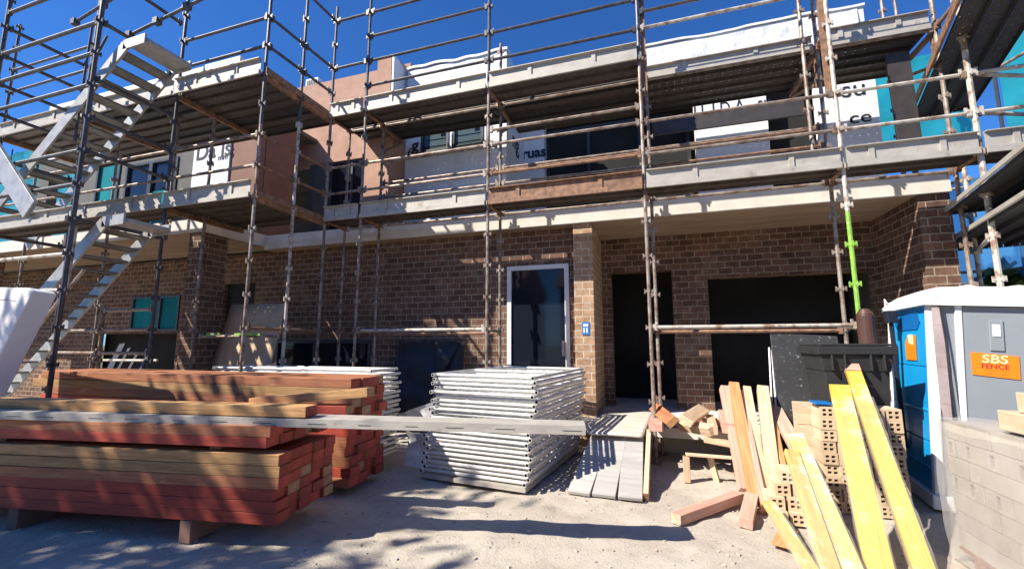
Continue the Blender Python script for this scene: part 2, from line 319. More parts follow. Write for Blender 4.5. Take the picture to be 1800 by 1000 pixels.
# gentle uneven top of the wrapped parapet
wb.build('upper_wall',M['wrap'],H)
capfn=lambda u,v: Vector((-4.93+2.34*u,7.72+.26*v,7.49+.022*math.sin(u*7)+.012*math.sin(u*23)))
solid(rumpled(capfn,40,4,.018,3).build('parapet_wrap',M['wrap'],H),-.05)
MB().box(-2.81,-2.612,7.95,9.2,3.81,7.47).build('return_wall',M['wrap'],H)
MB().box(-2.608,-2.14,9.0,9.2,3.81,6.9).build('upper_wall',M['wrap'],H)
for a,b in ((-4.52,-3.87),(-3.79,-3.10)):
    wf=rectframe(MB(),a,b,5.53,6.6,7.73,7.81,.05).build('window',M['framedark'],H)
    MB().box(a+.05,b-.05,7.78,7.79,5.58,6.55).build('pane',M['glassgrey'],wf)
    bl=MB()
    for k in range(5): bl.box(a+.06,b-.06,7.772,7.779,5.65+k*.15,5.662+k*.15)
    bl.box(b-.2,b-.1,7.7715,7.779,5.86,5.92)
    bl.build('blind',M['glass'],wf)
MB().box(-4.58,-3.05,7.705,7.749,5.46,5.525).build('sill',M['framedark'],H)
hw=wall(-.05,3.66,8.3,8.5,6.25,7.30,[(2.35,2.95,6.80,7.06)]); hw.build('upper_wall',M['wrap'],H)
capfn2=lambda u,v: Vector((-.07+3.75*u,8.27+.26*v,7.31+.02*math.sin(u*11)))
solid(rumpled(capfn2,40,3,.02,9).build('parapet_wrap',M['wrap'],H),-.04)
fold=lambda u,v: Vector((-.04+3.6*u,8.285-.02*v*math.sin(u*7),6.3+.95*(1-v)))
solid(rumpled(fold,60,14,.03,5,2.5).build('loose_wrap',M['wrap'],H),.006)
MB().box(2.35,2.95,8.42,8.45,6.80,7.06).build('vent',M['framedark'],H)
MB().box(.90,2.09,8.3,8.5,3.81,6.25).build('upper_wall',M['wrap'],H)
MB().box(2.86,3.72,8.32,8.5,3.81,6.25).build('upper_wall',M['wrap'],H)
MB().box(-5.7,3.7,12.0,12.2,3.81,6.9).box(3.52,3.7,8.5,12,3.81,6.9).build('rear_wall',M['interior'],H)
MB().box(-5.7,3.7,8.52,12.2,6.9,7.0).build('roof_deck',M['interior'],H)
gd=rectframe(MB(),-2.17,.9,3.81,6.4,9.3,9.38,.07)
for x in (-1.2,-.1): gd.box(x-.035,x+.035,9.3,9.38,3.88,6.33)
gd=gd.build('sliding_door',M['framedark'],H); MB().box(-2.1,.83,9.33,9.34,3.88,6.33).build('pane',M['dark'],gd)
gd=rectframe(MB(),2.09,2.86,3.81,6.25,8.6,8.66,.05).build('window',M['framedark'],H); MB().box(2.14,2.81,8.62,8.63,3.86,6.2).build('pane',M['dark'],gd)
# lettering on the wrap
T=lambda b,s,x,y,z,**k: text(b,s,M['ink'],H,(x,y,z),ext=.003,**k)
T('g',.36,-4.66,7.745,5.72,bold=.01); T('ng',.5,-2.606,8.35,5.75,rot=(R(90),0,R(90)),bold=.006); T('f',.34,-4.83,7.745,5.55,shear=.2)
text('ruas',.33,M['inkblue'],H,(-2.38,8.994,5.78),ext=.003,bold=.012)
T('I L I D A   su',.36,1.52,8.294,5.80,sx=.68); T('su',.42,3.40,8.314,5.82); T('ce',.30,3.45,8.314,5.30,sx=1.2); T('==',.3,3.35,8.314,6.12,sx=1.5)
# party wall and pink render between the two houses
MB().box(-5.6,-4.92,7.3,8.28,3.81,6.7).build('party_wall',M['pink'],H)
MB().prism([(-5.36,7.3,6.7),(-5.36,7.3,7.60),(-5.36,8.9,7.9),(-5.36,8.9,6.7)],(.34,0,0)).build('party_parapet',M['pink'],H)
MB().prism([(-5.015,7.31,6.7),(-5.015,7.31,7.58),(-5.015,7.5,7.58),(-5.015,7.9,7.45),(-5.015,8.25,6.98),(-5.015,8.25,6.7)],(.05,0,0)).build('party_flashing',M['wrap'],H)
MB().box(-9.3,-5.62,9.0,9.2,6.3,8.66).build('upper_wall',M['pink'],H)
MB().box(-8.6,-8.0,9.0,9.2,3.81,6.3).build('recess_wall',M['shadewall'],H); MB().box(-5.9,-5.6,8.3,9.2,3.81,6.3).build('recess_wall',M['shadewall'],H)
rd=rectframe(MB(),-8.0,-5.9,3.81,6.3,9.05,9.13,.06)
for x in (-7.3,-6.6): rd.box(x-.03,x+.03,9.05,9.13,3.87,6.24)
rd=rd.build('window',M['framedark'],H); MB().box(-7.94,-5.96,9.09,9.1,3.87,6.24).build('pane',M['glass'],rd)
# --- left townhouse
G=thing('townhouse','projecting brick townhouse behind the stair tower, brown and white upper storey','building',(-10,6,0))
wall(-20,-4.905,7.2,7.45,0,3.505,[(-9.05,-8.15,.2,2.87),(-11.95,-10.36,1.84,2.66),(-13.3,-10.36,.1,1.79),(-7.45,-5.15,.3,1.62)]).build('front_wall',M['brick'],G)
MB().box(-8.06,-7.73,5.65,6.15,0,3.565).build('pillar',M['brick'],G)
MB().box(-15.3,-14.9,5.65,6.15,0,3.565).build('pillar',M['brick'],G)
MB().box(-22,-7.725,5.62,13,3.573,3.82).build('floor_slab',M['concrete'],G)
MB().box(-22,-7.74,5.64,7.2,3.565,3.572).box(-7.72,-4.9,6.99,7.2,3.50,3.508).build('soffit',M['soffit'],G)
MB().box(-20,-4.95,12.6,12.8,0,3.5).box(-13.5,-9.2,7.6,7.65,0,1.83).build('interior_wall',M['dark'],G)  # near-black panel behind the opening stands in for the unlit room
wf=rectframe(MB(),-11.95,-10.36,1.84,2.66,7.17,7.27,.05); wf.box(-11.05,-10.97,7.17,7.27,1.89,2.61); wf=wf.build('window',M['framedark'],G)
MB().box(-11.9,-10.41,7.215,7.225,1.89,2.61).build('teal_screen',M['shade'],wf)
wf=rectframe(MB(),-7.45,-5.15,.3,1.62,7.17,7.27,.06); wf.box(-6.5,-6.42,7.17,7.27,.36,1.56); wf=wf.build('window',M['framedark'],G)
MB().box(-7.39,-5.21,7.215,7.225,.36,1.56).build('pane',M['glass'],wf)
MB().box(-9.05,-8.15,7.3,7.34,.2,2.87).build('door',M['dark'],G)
wall(-16.5,-10.35,7.2,7.42,3.83,8.35,[(-16,-14.6,4.4,6.3),(-13.9,-13.0,4.4,6.35),(-12.75,-10.9,4.4,6.1)]).build('upper_wall',M['shadewall'],G)
MB().box(-16.4,-10.36,7.17,7.199,6.7,8.36).build('parapet_wrap',M['wrap'],G)
MB().box(-10.35,-9.2,7.16,7.42,3.83,6.75).build('upper_wall',M['wrap'],G)
MB().box(-10.35,-9.2,7.2,7.42,6.75,8.42).build('parapet',M['wrap'],G)
MB().box(-9.2,-8.42,7.2,7.42,3.83,7.2).box(-8.60,-8.4,7.42,8.3,3.83,6.9).build('side_wall',M['shadebrown'],G)
for a,b in ((-13.9,-13.0),(-12.75,-10.9)):
    wf=rectframe(MB(),a,b,4.4,6.35 if a<-13 else 6.1,7.17,7.25,.06); 
    if b>-12: wf.box(-11.9,-11.78,7.17,7.25,4.46,6.04)
    wf=wf.build('window',M['framedark'],G)
    MB().box(a+.06,b-.06,7.23,7.24,4.46,6.29 if a<-13 else 6.04).build('pane',M['shade'] if a<-13 else M['glass'],wf)
MB().box(-11.75,-11.05,7.215,7.222,4.5,5.3).build('teal_film',M['shade'],G)
MB().box(-16.4,-8.4,12,12.2,3.83,8).box(-16.4,-8.42,7.45,12,6.9,7.0).build('rear_wall',M['interior'],G)
text('Da ls',.55,M['ink'],G,(-9.72,7.154,6.06),ext=.003,bold=.008); text('mm',.2,M['ink'],G,(-9.4,7.154,5.86),ext=.003)
# rooftop cooler
k=thing('air_conditioner','small white air conditioner box on the pink parapet','air conditioner',(-8.95,9.3,8.62))
MB().box(-9.15,-8.72,9.2,9.55,8.62,9.02).build('casing',M['white'],k,bevel=.015); g=MB()
for i in range(6): g.box(-9.1+i*.06,-9.07+i*.06,9.185,9.2,8.68,8.97)
g.build('grille',M['framedark'],k)
# ---------------------------------------------------------------- scaffolds
Z=lambda k:1.771+.497*k
ST={}
def standard(th,x,y,z0,z1,m='tube',r=.0255,lugs=True,label=None,green=None,split=None):
    mb=MB(); lean=random.uniform(-.012,.012)
    if split and z0<split<z1: mb.tube((x,y,z0),(x,y,split),r,9,mi=0); mb.tube((x,y,split),(x,y,z1),r,9,mi=2); mb.tube((x,y,split-.08),(x,y,split+.08),r+.004,9,mi=2)  # upper length takes the backlit colour, with a sleeve at the change
    elif green: mb.tube((x,y,z0),(x,y,green),r,9,mi=1); mb.tube((x,y,green),(x,y,z1),r,9,mi=0)
    else: mb.tube((x,y,z0),(x,y,z1),r,9)
    k=math.ceil((z0+.12-1.771)/.497)
    while lugs and Z(k)<z1-.03:
        zz=Z(k); mi=1 if green and zz<green else 2 if split and zz>split else 0
        mb.box(x-.062,x+.062,y-.012,y+.012,zz-.018,zz+.018,mi); mb.box(x-.012,x+.012,y-.062,y+.062,zz-.018,zz+.018,mi)
        for dx,dy in ((.056,0),(-.056,0),(0,.056),(0,-.056)): mb.box(x+dx-.008,x+dx+.008,y+dy-.008,y+dy+.008,zz-.034,zz+.034,mi)
        k+=1
    if z0<.6: mb.box(x-.075,x+.075,y-.075,y+.075,z0-.008,z0+.004)
    o=mb.build('standard',[M[m],M['green'],M['tubeshade']],th)
    if label: o['label']=label
    return o
def ledger(th,p,q,m='tube',r=.0245,name='ledger'):
    p=Vector(p); q=Vector(q); d=(q-p).normalized(); mb=MB(); mb.tube(p+d*.05,q-d*.05,r,8)
    for e,s in ((p,1),(q,-1)):
        c=e+d*s*.055; mb.beam(c-d*.022,c+d*.022,.05,.085); mb.beam(c+Vector((0,0,.03))+d*s*.02,c+Vector((0,0,.075))+d*s*.02,.012,.03,up=d)
    return mb.build(name,M[m],th)
def board(th,p,q,w=.222,m='board',t=.05):
    """perforated steel plank from p to q (centre line, top height)"""
    p=Vector(p); q=Vector(q); d=q-p; L=d.length; mb=MB()
    mb.box(-L/2+.012,L/2-.012,-w/2,w/2,-.004,0); mb.box(-L/2+.012,L/2-.012,-w/2,-w/2+.005,-t,-.004); mb.box(-L/2+.012,L/2-.012,w/2-.005,w/2,-t,-.004)
    mb.box(-L/2+.008,-L/2+.012,-w/2,w/2,-t,0); mb.box(L/2-.012,L/2-.008,-w/2,w/2,-t,0)
    o=mb.build('deck_board',M[m],th,local=True); x=d.normalized(); y=Vector((0,0,1)).cross(x).normalized(); z=x.cross(y)
    mm=Matrix(((x.x,y.x,z.x),(x.y,y.y,z.y),(x.z,y.z,z.z))); o.rotation_euler=mm.to_euler(); o.location=(p+q)/2-WL[th.name]; return o
def toe(th,x0,x1,y,z,m='galv',h=.235,brk=2):
    mb=MB(); a=x0+.03; b=x1-.03
    mb.box(a,b,y-.004,y+.004,z,z+h-.012); mb.box(a,b,y-.05,y+.012,z+h-.012,z+h)    # sheet and lip
    mb.box(a,b,y-.035,y-.004,z-.03,z+.045)                                          # folded lower edge
    for i in range(brk):
        xx=a+(b-a)*(i+.5+random.uniform(-.12,.12))/brk; mb.box(xx-.03,xx+.03,y-.022,y-.006,z+.045,z+h-.012)
    for i in range(brk*2):
        xx=a+(b-a)*random.random(); mb.box(xx-.006,xx+.006,y-.006,y-.002,z+.08,z+.14)
    return mb.build('toe_board',M[m],th)
def bracket(th,x,y0,y1,z,m='rust'):
    mb=MB(); mb.beam((x,y0,z-.04),(x,y1,z-.04),.045,.06); mb.beam((x,y0,z-.5),(x,y1-.05,z-.07),.03,.04); mb.box(x-.02,x+.02,y0-.02,y0+.03,z-.55,z)
    return mb.build('bracket',M[m],th)
# --- main front scaffold
S=thing('scaffold','long front scaffold with two plank decks along the garage townhouse','scaffold',(0,6.3,0))
PX=[-5.60,-4.83,-2.43,-.03,2.37,3.73]; Y0,Y1=6.29,6.80
for i,x in enumerate(PX):
    top=[8.05,8.6,8.6,8.6,8.6,8.6][i]
    if i==4: standard(S,x,Y0,.0,top,'tubepale',label='pale standard with its lower length painted lime green',green=3.17)
    else: standard(S,x,Y0,.0 if i!=3 else .0,top,'tubepale' if i==5 else 'tube',r=.03 if i==5 else .0255,split=None if i==5 else 5.95)
    standard(S,x+(.09 if i in (3,) else .03),Y1,.0,[5.9,6.15,6.9,6.2,6.9,6.3][i],'tube')
standard(S,2.17,6.62,3.9,8.6,'tube')
xs6=PX+[5.1]
def led(i,j,k,y=Y0,m='tube'): ledger(S,(xs6[i],y,Z(k)),(xs6[j],y,Z(k)),m)
for k in (12,10): led(0,1,k,m='tubeshade')
for k in (12,11,10,9): led(1,2,k,m='tubeshade')
for k in (12,10,9): led(2,3,k,m='tubeshade')
for k in (11,9.55,9): led(3,4,k,m='tubepale' if k==9 else 'tubeshade')
for k in (9.6,): led(4,5,k,m='tubeshade')
for k in (5,6): 
    for i in range(0,5): led(i,i+1,k,m='rust' if (i==2 and k==5) else 'tubepale' if i==4 else 'tube')
    led(5,6,k,m='tubepale')
for i in (1,2,3): ledger(S,(xs6[i]+.03,Y1,Z(5)+.02),(xs6[i+1]+.03,Y1,Z(5)+.02),'rust' if i==3 else 'tube')
for i in (1,2,3): ledger(S,(xs6[i]+.03,Y1,Z(6)-.2),(xs6[i+1]+.03,Y1,Z(6)-.2),'tube')
for i in (0,1,2,3,4):
    for k in (4,8):
        ledger(S,(xs6[i]+.03,Y1,Z(k)-.03),(xs6[i+1]+.03,Y1,Z(k)-.03),'tube')
for i,k,yy in ((1,5.45,Y1),(2,5.5,Y1),(2,6.5,Y0),(3,5.55,Y1),(1,6.45,Y1)): ledger(S,(xs6[i],yy,Z(k)),(xs6[i+1],yy,Z(k)),'rust' if k<6 else 'tube')
for i in (1,3): led(i,i+1,0,m='tubepale'); ledger(S,(xs6[i]+.03,Y1,Z(0)-.05),(xs6[i+1]+.03,Y1,Z(0)-.05),'rust')
for x in PX:
    for k in (4,8): ledger(S,(x,Y0,Z(k)-.02),(x+.03,Y1,Z(k)-.02),'rust',name='transom')
    if x>-5: bracket(S,x+.02,Y1+.05,8.02 if x>-2 else 7.5,Z(8)-.02)
for x in PX[1:5]: ledger(S,(x,Y0,Z(0)-.02),(x+.03,Y1,Z(0)-.02),'tube',name='transom')
for i in range(6):
    a,b=xs6[i],xs6[i+1]
    for y in (6.345,6.57): board(S,(a,y,Z(4)+.035),(b,y,Z(4)+.035))
    if i<5:
        for n,y in enumerate((6.375,6.61,6.9,7.14,7.38,7.62,7.86)):
            if (i>=3 and n<2) or (i<2 and n>4): continue
            board(S,(a,y,Z(8)+(.035 if n<2 else .06)),(b,y,Z(8)+(.035 if n<2 else .06)),m='boarddark' if random.random()<.35 else 'board')
    toe(S,a,b,6.245,Z(4)+.0,'rust' if i==2 else 'galv'); 
    if i<5: toe(S,a,b,6.245 if i<3 else 6.79,Z(8)+.0,'galv',h=.17 if i==3 else .235)
MB().box(.12,2.2,6.86,6.90,4.80,5.02).build('toe_board',M['boarddark'],S)
# tall flat tie plates on two standards
for x,k0,k1 in ((.0,8.9,10.5),(2.29,8.0,9.6)):
    MB().box(x,x+.07,6.32,6.36,Z(k0)-1.0,Z(k1)).build('tie_plate',M['rust'],S)
# --- projecting left scaffold
L_=thing('scaffold','shorter scaffold wrapping forward round the projecting townhouse','scaffold',(-8,4.9,0))
LX=[-12.6,-10.0,-8.76,-7.56,-5.65]; LY=4.86
for x in LX:
    if x==-8.76: standard(L_,x,LY,0,2.2)
    else: standard(L_,x,LY,0,8.3,m='tube' if x>-6 else 'tubeshade',split=5.0)
for x in (-10.0,-7.45,-12.6): standard(L_,x,5.45,0,6.4 if x!=-7.45 else 5.6)
standard(L_,-8.33,5.42,3.4,6.5); standard(L_,-5.62,5.57,0,8.3,'tubepale',split=5.4)
def ll(i,j,k,m=None):
    m=m or ('tubeshade' if k>7 else 'tube'); ledger(L_,(LX[i],LY,Z(k)),(LX[j],LY,Z(k)),m)
for k in (12,11,10): ll(0,1,k)
for k in (10,9,6,5): ll(3,4,k)
for k in (6,5): ll(1,3,k); ll(0,1,k)
for k in (0,-.75): ll(1,2,k); ll(2,3,k)
ll(2,3,.65)
for k in (12,10,9,6,5,0): 
    ledger(L_,(-5.65,LY,Z(k)),(-5.62,5.57,Z(k)),'tubeshade' if k>6 else 'rust'); ledger(L_,(-5.62,5.57,Z(k)),(-5.60,6.26,Z(k)),'tubeshade' if k>6 else 'rust')
for x in (-12.6,-10,-7.56,-5.65):
    for k in (4,8): MB().beam((x,LY,Z(k)-.03),(x,6.3 if k==4 or x>-6 else 6.5,Z(k)-.03),.06,.09).build('transom',M['rust'],L_)
for a,b in ((-12.6,-10),(-10,-7.56),(-7.56,-5.65)):
    for n in range(7): board(L_,(a,4.97+n*.235,Z(8)+.035),(b,4.97+n*.235,Z(8)+.035),m='boarddark' if random.random()<.3 else 'board')
    for n in range(6 if a>-8 else 2): board(L_,(a,4.97+n*.235,Z(4)+.035),(b,4.97+n*.235,Z(4)+.035),m='boarddark' if random.random()<.3 else 'board')
    toe(L_,a,b,4.80,Z(4),); toe(L_,a,b,4.80,Z(8))
MB().beam((-5.585,4.82,Z(8)+.04),(-5.585,6.22,Z(8)+.04),.012,.11).build('toe_board',M['rust'],L_); MB().beam((-5.585,4.82,Z(4)+.03),(-5.585,6.22,Z(4)+.03),.012,.09).build('toe_board',M['rust'],L_)
MB().box(-7.1,-6.8,5.4,5.44,Z(0)-.09,Z(0)-.05).box(-6.6,-6.05,5.5,5.54,Z(0)-.09,Z(0)-.05).build('barrier_tape',M['green'],L_)
ledger(L_,(-7.4,5.5,Z(0)-.1),(-5.65,5.55,Z(0)-.1),'tube')
# --- stair tower
W=thing('stair_tower','tall tube stair tower, toned dark against the sky, carrying two aluminium stair flights','scaffold',(-8.8,4.2,0))
for x in (-10.0,-7.55): standard(W,x,3.7,0,8.3,r=.03,m='tubeshade')
for k in (10.5,9,8,7,5,4,2,1): ledger(W,(-10,3.7,Z(k)),(-7.55,3.7,Z(k)),'tubeshade' if k>3 else 'tubepale',r=.028)
ledger(W,(-12.4,3.7,Z(9)),(-10,3.7,Z(9)),'tubeshade'); ledger(W,(-12.4,3.7,Z(7)),(-10,3.7,Z(7)),'tubeshade')
for k in (10.6,9,7.2,6,5,3): ledger(W,(-7.55,3.7,Z(k)),(-7.56,4.83,Z(k)),'tubeshade',r=.03,name='transom')
for k in (10,9,8,7,5.5,3): ledger(W,(-10,3.7,Z(k)),(-10,4.83,Z(k)),'tubeshade',r=.03,name='transom')
for n in range(2): board(W,(-10,3.80+n*.235,Z(3)+.03),(-7.55,3.80+n*.235,Z(3)+.03))
toe(W,-10,-7.55,3.66,Z(3)-.02,h=.16)
# clamp tubes poking out of the tower
for p,q in (((-9.3,4.2,7.02),(-7.3,4.25,7.55)),((-8.0,4.3,6.55),(-6.3,4.4,6.95))):
    mb=MB().tube(p,q,.024,8); 
    for t in (0.02,.35,.7): c=Vector(p).lerp(Vector(q),t); mb.box(c.x-.05,c.x+.05,c.y-.045,c.y+.045,c.z-.05,c.z+.05)
    mb.build('coupler_tube',M['tubeshade'],W)
MB().path([(-7.95,3.95,6.9),(-8.25,3.95,6.5),(-8.28,3.95,5.2),(-8.28,3.95,4.6)],.018).path([(-7.75,3.9,6.2),(-8.05,3.9,5.75),(-8.05,3.9,5.1)],.018).build('handrail',M['tubeshade'],W)
MB().path([(-7.7,4.0,3.15),(-8.6,4.0,2.35),(-8.62,4.0,1.8),(-7.75,4.0,2.6)],.022).path([(-7.75,3.85,3.2),(-7.77,3.85,2.3)],.018).build('handrail',M['tubepale'],W)
def flight(label,xt,zt,xb,slope,ya,yb):
    t=thing('stair_flight',label,'stairs',(xt,(ya+yb)/2,zt)); zb=zt+slope*(xb-xt)
    for y in (ya,yb):
        mb=MB(); mb.beam((xb,y,zb),(xt,y,zt),.03,.19); mb.beam((xt-.03,y,zt+.01),(xt+.42,y,zt+.02),.03,.15)
        mb.build('stringer',M['alu'],t)
    L=math.hypot(xt-xb,zt-zb); n=int(L/.26)
    for i in range(n):
        f=(i+.5)/n; x=xb+(xt-xb)*f; z=zb+(zt-zb)*f
        mb=MB().box(x-.11,x+.11,ya+.016,yb-.016,z-.012,z+.014); mb.tube((x-.11,ya+.016,z-.006),(x-.11,yb-.016,z-.006),.02,6); mb.build('tread',M['alushade'],t)
    MB().box(xt+.05,xt+.45,ya+.016,yb-.016,zt-.02,zt+.03).build('landing_plate',M['alu'],t)
flight('lower aluminium stair flight rising from the ground to the tower landing',-7.35,3.25,-10.9,.83,3.95,4.55)
flight('upper aluminium stair flight rising from the tower landing to the top deck',-7.2,5.88,-10.35,.84,3.85,4.5)
o=MB().beam((-10.05,3.60,4.98),(-8.32,3.60,3.42),.05,.30,up=(.67,0,.74)).build('aluminium_plank',M['alu'],bevel=.004)
tag(o,'pale aluminium plank leaning diagonally across the stair tower','plank')
# --- right return scaffold (side of the house)
Q=thing('scaffold','side scaffold whose dark plank decks run out past the brick corner above the toilet','scaffold',(4.4,7,0))
for x,y,z1 in ((4.13,7.3,4.35),(4.75,9.6,8.2),(5.6,7.0,8.0),(4.35,9.2,8.4)): standard(Q,x,y,0,z1,'tubepale' if x<4.2 else 'tube')
def skew(p,q,n,z0,z1,m='boarddark'):
    p=Vector((*p,z0)); q=Vector((*q,z1)); d=(q-p).normalized(); r=Vector((d.y,-d.x,0)).normalized()
    for i in range(n): o=r*(.235*i+.12); board(Q,p+o,q+o,m=m)
skew((3.05,4.5),(4.15,8.35),3,5.30,5.18); skew((3.05,4.2),(3.75,7.05),3,3.27,3.27); skew((3.3,4.6),(4.1,8.0),4,2.98,2.94)
MB().beam((3.02,4.5,5.33),(4.12,8.35,5.21),.03,.10).build('edge_beam',M['rust'],Q); MB().beam((3.02,4.2,3.28),(3.72,7.05,3.28),.03,.05).build('edge_beam',M['galv'],Q); MB().beam((3.28,4.6,2.99),(4.08,8.0,2.95),.03,.05).build('edge_beam',M['galv'],Q)
MB().beam((3.40,6.98,5.55),(3.42,6.98,4.05),.26,.05,up=(0,1,0)).build('upright_board',M['boarddark'],Q)
for a,b in (((3.73,6.29,Z(6)),(5.6,7.0,Z(6))),((3.73,6.29,Z(5)),(5.6,7.0,Z(5))),((4.13,7.3,Z(2)),(3.75,6.35,Z(2))),((4.75,9.6,Z(8)),(5.6,7,Z(8))),((4.13,7.3,Z(2)),(5.6,9,Z(3.6)))): ledger(Q,a,b,'tubepale' if a[0]<4.2 else 'tube')
for a,b in (((4.75,9.6,Z(2)),(8.5,8.2,Z(2))),((4.75,9.6,Z(5)),(8.5,8.2,Z(5)))): ledger(Q,a,b)
# ---------------------------------------------------------------- timber stacks
def timber(L,w,h,side,end,o,ang,i,label,group,chip=0):
    """beam with its right end face at o (front bottom corner), running back along -x, turned by ang"""
    mb=MB(); mb.box(-L,0,0,w,0,h,0)
    mb.m=[0,0,0,0,1,1]
    ob=mb.build('timber_beam',[M[side],M[end]],origin=(0,0,0),bevel=.004); ob.location=o; ob.rotation_euler=(random.uniform(-.004,.004),random.uniform(-.0015,.0015),ang)
    return tag(ob,label,'timber beam',group)
def stack(C0,ang,rows,cols,w,h,L,colour,where,group,jit=.02,z0=None,lj=.02):
    ax=Vector((math.cos(ang),math.sin(ang),0)); n=Vector((-math.sin(ang),math.cos(ang),0)); C=Vector(C0)
    for r in range(rows):
        for c in range(cols):
            s,e=colour(r,c); jj=random.uniform(-jit,jit)
            o=C+ax*jj+n*(c*(w+.003))+Vector((0,0,r*(h+.002)))
            nm={'timberred':'red painted','timberfresh':'bare pine','timberbrown':'brown weathered'}[s]
            rr='top row' if r==rows-1 else 'bottom row' if r==0 else ORD[rows-1-r]+' row down'
            cc='front' if c==0 else 'rearmost' if c==cols-1 else ORD[c]+' from the front'
            timber(L+random.uniform(-lj,lj),w,h,s,e,o,ang,0,'%s beam, %s, %s, in %s'%(nm,rr,cc,where),group)
A1=R(9.5)
def c1(r,c):
    e='endwood' if (r,c) in ((3,2),(2,1),(1,4),(0,4),(2,4)) else 'endred'
    if c==0: return (('timberred','timberred','timberred','timberbrown','timberfresh','timberfresh')[r],'endred' )
    return (random.choice(('timberred','timberred','timberbrown')),e)
stack((-2.835,2.83,.165),A1,6,5,.156,.0850,3.85,c1,'the near lower bundle','beams of the near lower bundle',.026)
def c1b(r,c): return (('timberred','timberbrown')[r] if c==0 else random.choice(('timberred','timberbrown')),'endred' if random.random()<.8 else 'endwood')
stack((-2.93,2.815,.732),A1,2,5,.156,.081,3.9,c1b,'the thin bundle laid on the near stack','beams of the thin upper bundle',.035)
A2=R(1.5)
def c2(r,c):
    q=random.random(); e='endred' if q<.85 else 'endwood'
    if r==10: return ('timberbrown',e)
    if c==0: return (random.choice(('timberfresh','timberbrown','timberred','timberfresh')),e)
    return (random.choice(('timberred','timberbrown','timberfresh')),e)
stack((-3.06,3.96,.08),A2,11,4,.162,.098,4.95,c2,'the tall rear stack','beams of the tall rear stack',.045,lj=.2)
def bearer(o,L,label,ang,h=.085):
    mb=MB().box(0,.10,0,L,0,h); ob=mb.build('timber_bearer',M['shadebrown'],origin=(0,0,0),bevel=.004); ob.location=o; ob.rotation_euler=(0,0,ang); tag(ob,label,'timber block','bearers under the timber stacks')
bearer((-3.64,2.70,-.01),.8,'short brown bearer block under the near stack close to its red ends',A1,.17); bearer((-5.3,2.44,-.01),.8,'short brown bearer block under the near stack further from its ends',A1,.17)
bearer((-3.5,2.78,.689),.75,'thin spacer between near bundles close to their red ends',A1,.042); bearer((-5.6,2.43,.689),.75,'thin spacer between near bundles far from their red ends',A1,.042)
bearer((-3.4,3.95,-.005),.66,'bearer block under the red end of the tall rear stack',A2); bearer((-6.9,3.86,-.005),.66,'bearer block under the far end of the tall rear stack',A2)
def loose(p,q,w,h,m,label,roll=0,name='timber_plank',cat='timber plank',group='loose planks on the timber stacks',end='endwood',bev=.004):
    p=Vector(p); q=Vector(q); d=q-p; L=d.length; d.normalize(); up=Vector((0,0,1)); r=d.cross(up); r=r.normalized() if r.length>1e-4 else Vector((1,0,0)); u=r.cross(d)
    mb=MB().box(-L/2,L/2,-w/2,w/2,-h/2,h/2); mb.m=[0,0,0,0,1,1]
    ob=mb.build(name,[M[m],M[end]],origin=(0,0,0),bevel=bev); mm=Matrix(((d.x,-r.x,u.x),(d.y,-r.y,u.y),(d.z,-r.z,u.z)))
    ob.rotation_euler=(mm@Matrix.Rotation(roll,3,'X')).to_euler(); ob.location=(p+q)/2; return tag(ob,label,cat,group)
loose((-6.4,2.42,1.006),(-2.70,3.01,1.003),.16,.085,'timberfresh','long bare pine plank lying along the top of the near stack',end='endred')
loose((-6.9,2.75,.945),(-3.3,3.36,.945),.14,.085,'timberred','red plank lying behind the long pine plank on the near stack')
loose((-3.75,3.40,.985),(-2.50,3.52,1.11),.13,.08,'timberfresh','short pale pine plank lying askew and tilted on the near stack')
loose((-3.3,3.42,.942),(-2.72,3.52,.942),.15,.08,'timberred','short red offcut under the tilted pine plank')
loose((-8.4,4.05,1.06),(-7.55,4.07,1.055),.15,.085,'timberfresh','short pine plank at the far end of the rear stack')
# pale plank crossing in front of the fence stack
P0,P1=Vector((-5.75,2.42,.962)),Vector((-.54,3.50,.935)); d=(P1-P0).normalized()
pk=thing('scaffold_plank','long pale metal scaffold plank reaching from the timber past the fence panels','plank',(P0+P1)/2,rot=(0,math.asin(-d.z),math.atan2(d.y,d.x)))
Lp=(P1-P0).length; mb=MB().box(-Lp/2,Lp/2,-.12,.12,-.004,.004).box(-Lp/2,Lp/2,-.12,-.115,-.062,-.004).box(-Lp/2,Lp/2,.115,.12,-.062,-.004)

for i in range(13): x=-Lp/2+.3+i*.4+random.uniform(-.06,.06); mb.box(x,x+random.uniform(.10,.17),-.1215,-.1195,-.036,-.031,1)
mb.build('top_sheet',[M['galv'],M['framedark']],pk,local=True); MB().box(Lp/2,Lp/2+.006,-.12,.12,-.062,.004).build('end_cap',M['galv'],pk,local=True)
# ---------------------------------------------------------------- fence panels
def ring(mb,p,q,r,mi0,mi1,n=10):
    """open ended tube: outer skin, dark bore"""
    mb.tube(p,q,r,n,caps=False,mi=mi0); mb.tube(p,q,r*.78,n,caps=False,mi=mi1)
    d=(Vector(q)-Vector(p)).normalized(); a=d.cross(Vector((0,0,1))).normalized(); b=d.cross(a)
    for c in (Vector(p),Vector(q)):
        o=len(mb.v)
        for rr in (r,r*.78):
            for i in range(n): t=2*math.pi*i/n; mb.v.append(tuple(c+a*rr*math.cos(t)+b*rr*math.sin(t)))
        for i in range(n): mb.f.append([o+i,o+(i+1)%n,o+n+(i+1)%n,o+n+i]); mb.m.append(mi0)
    e=d*.06
    mb.tube(Vector(p)+e,Vector(p)+e*1.02,r*.782,n,mi=mi1); mb.tube(Vector(q)-e,Vector(q)-e*1.02,r*.782,n,mi=mi1)
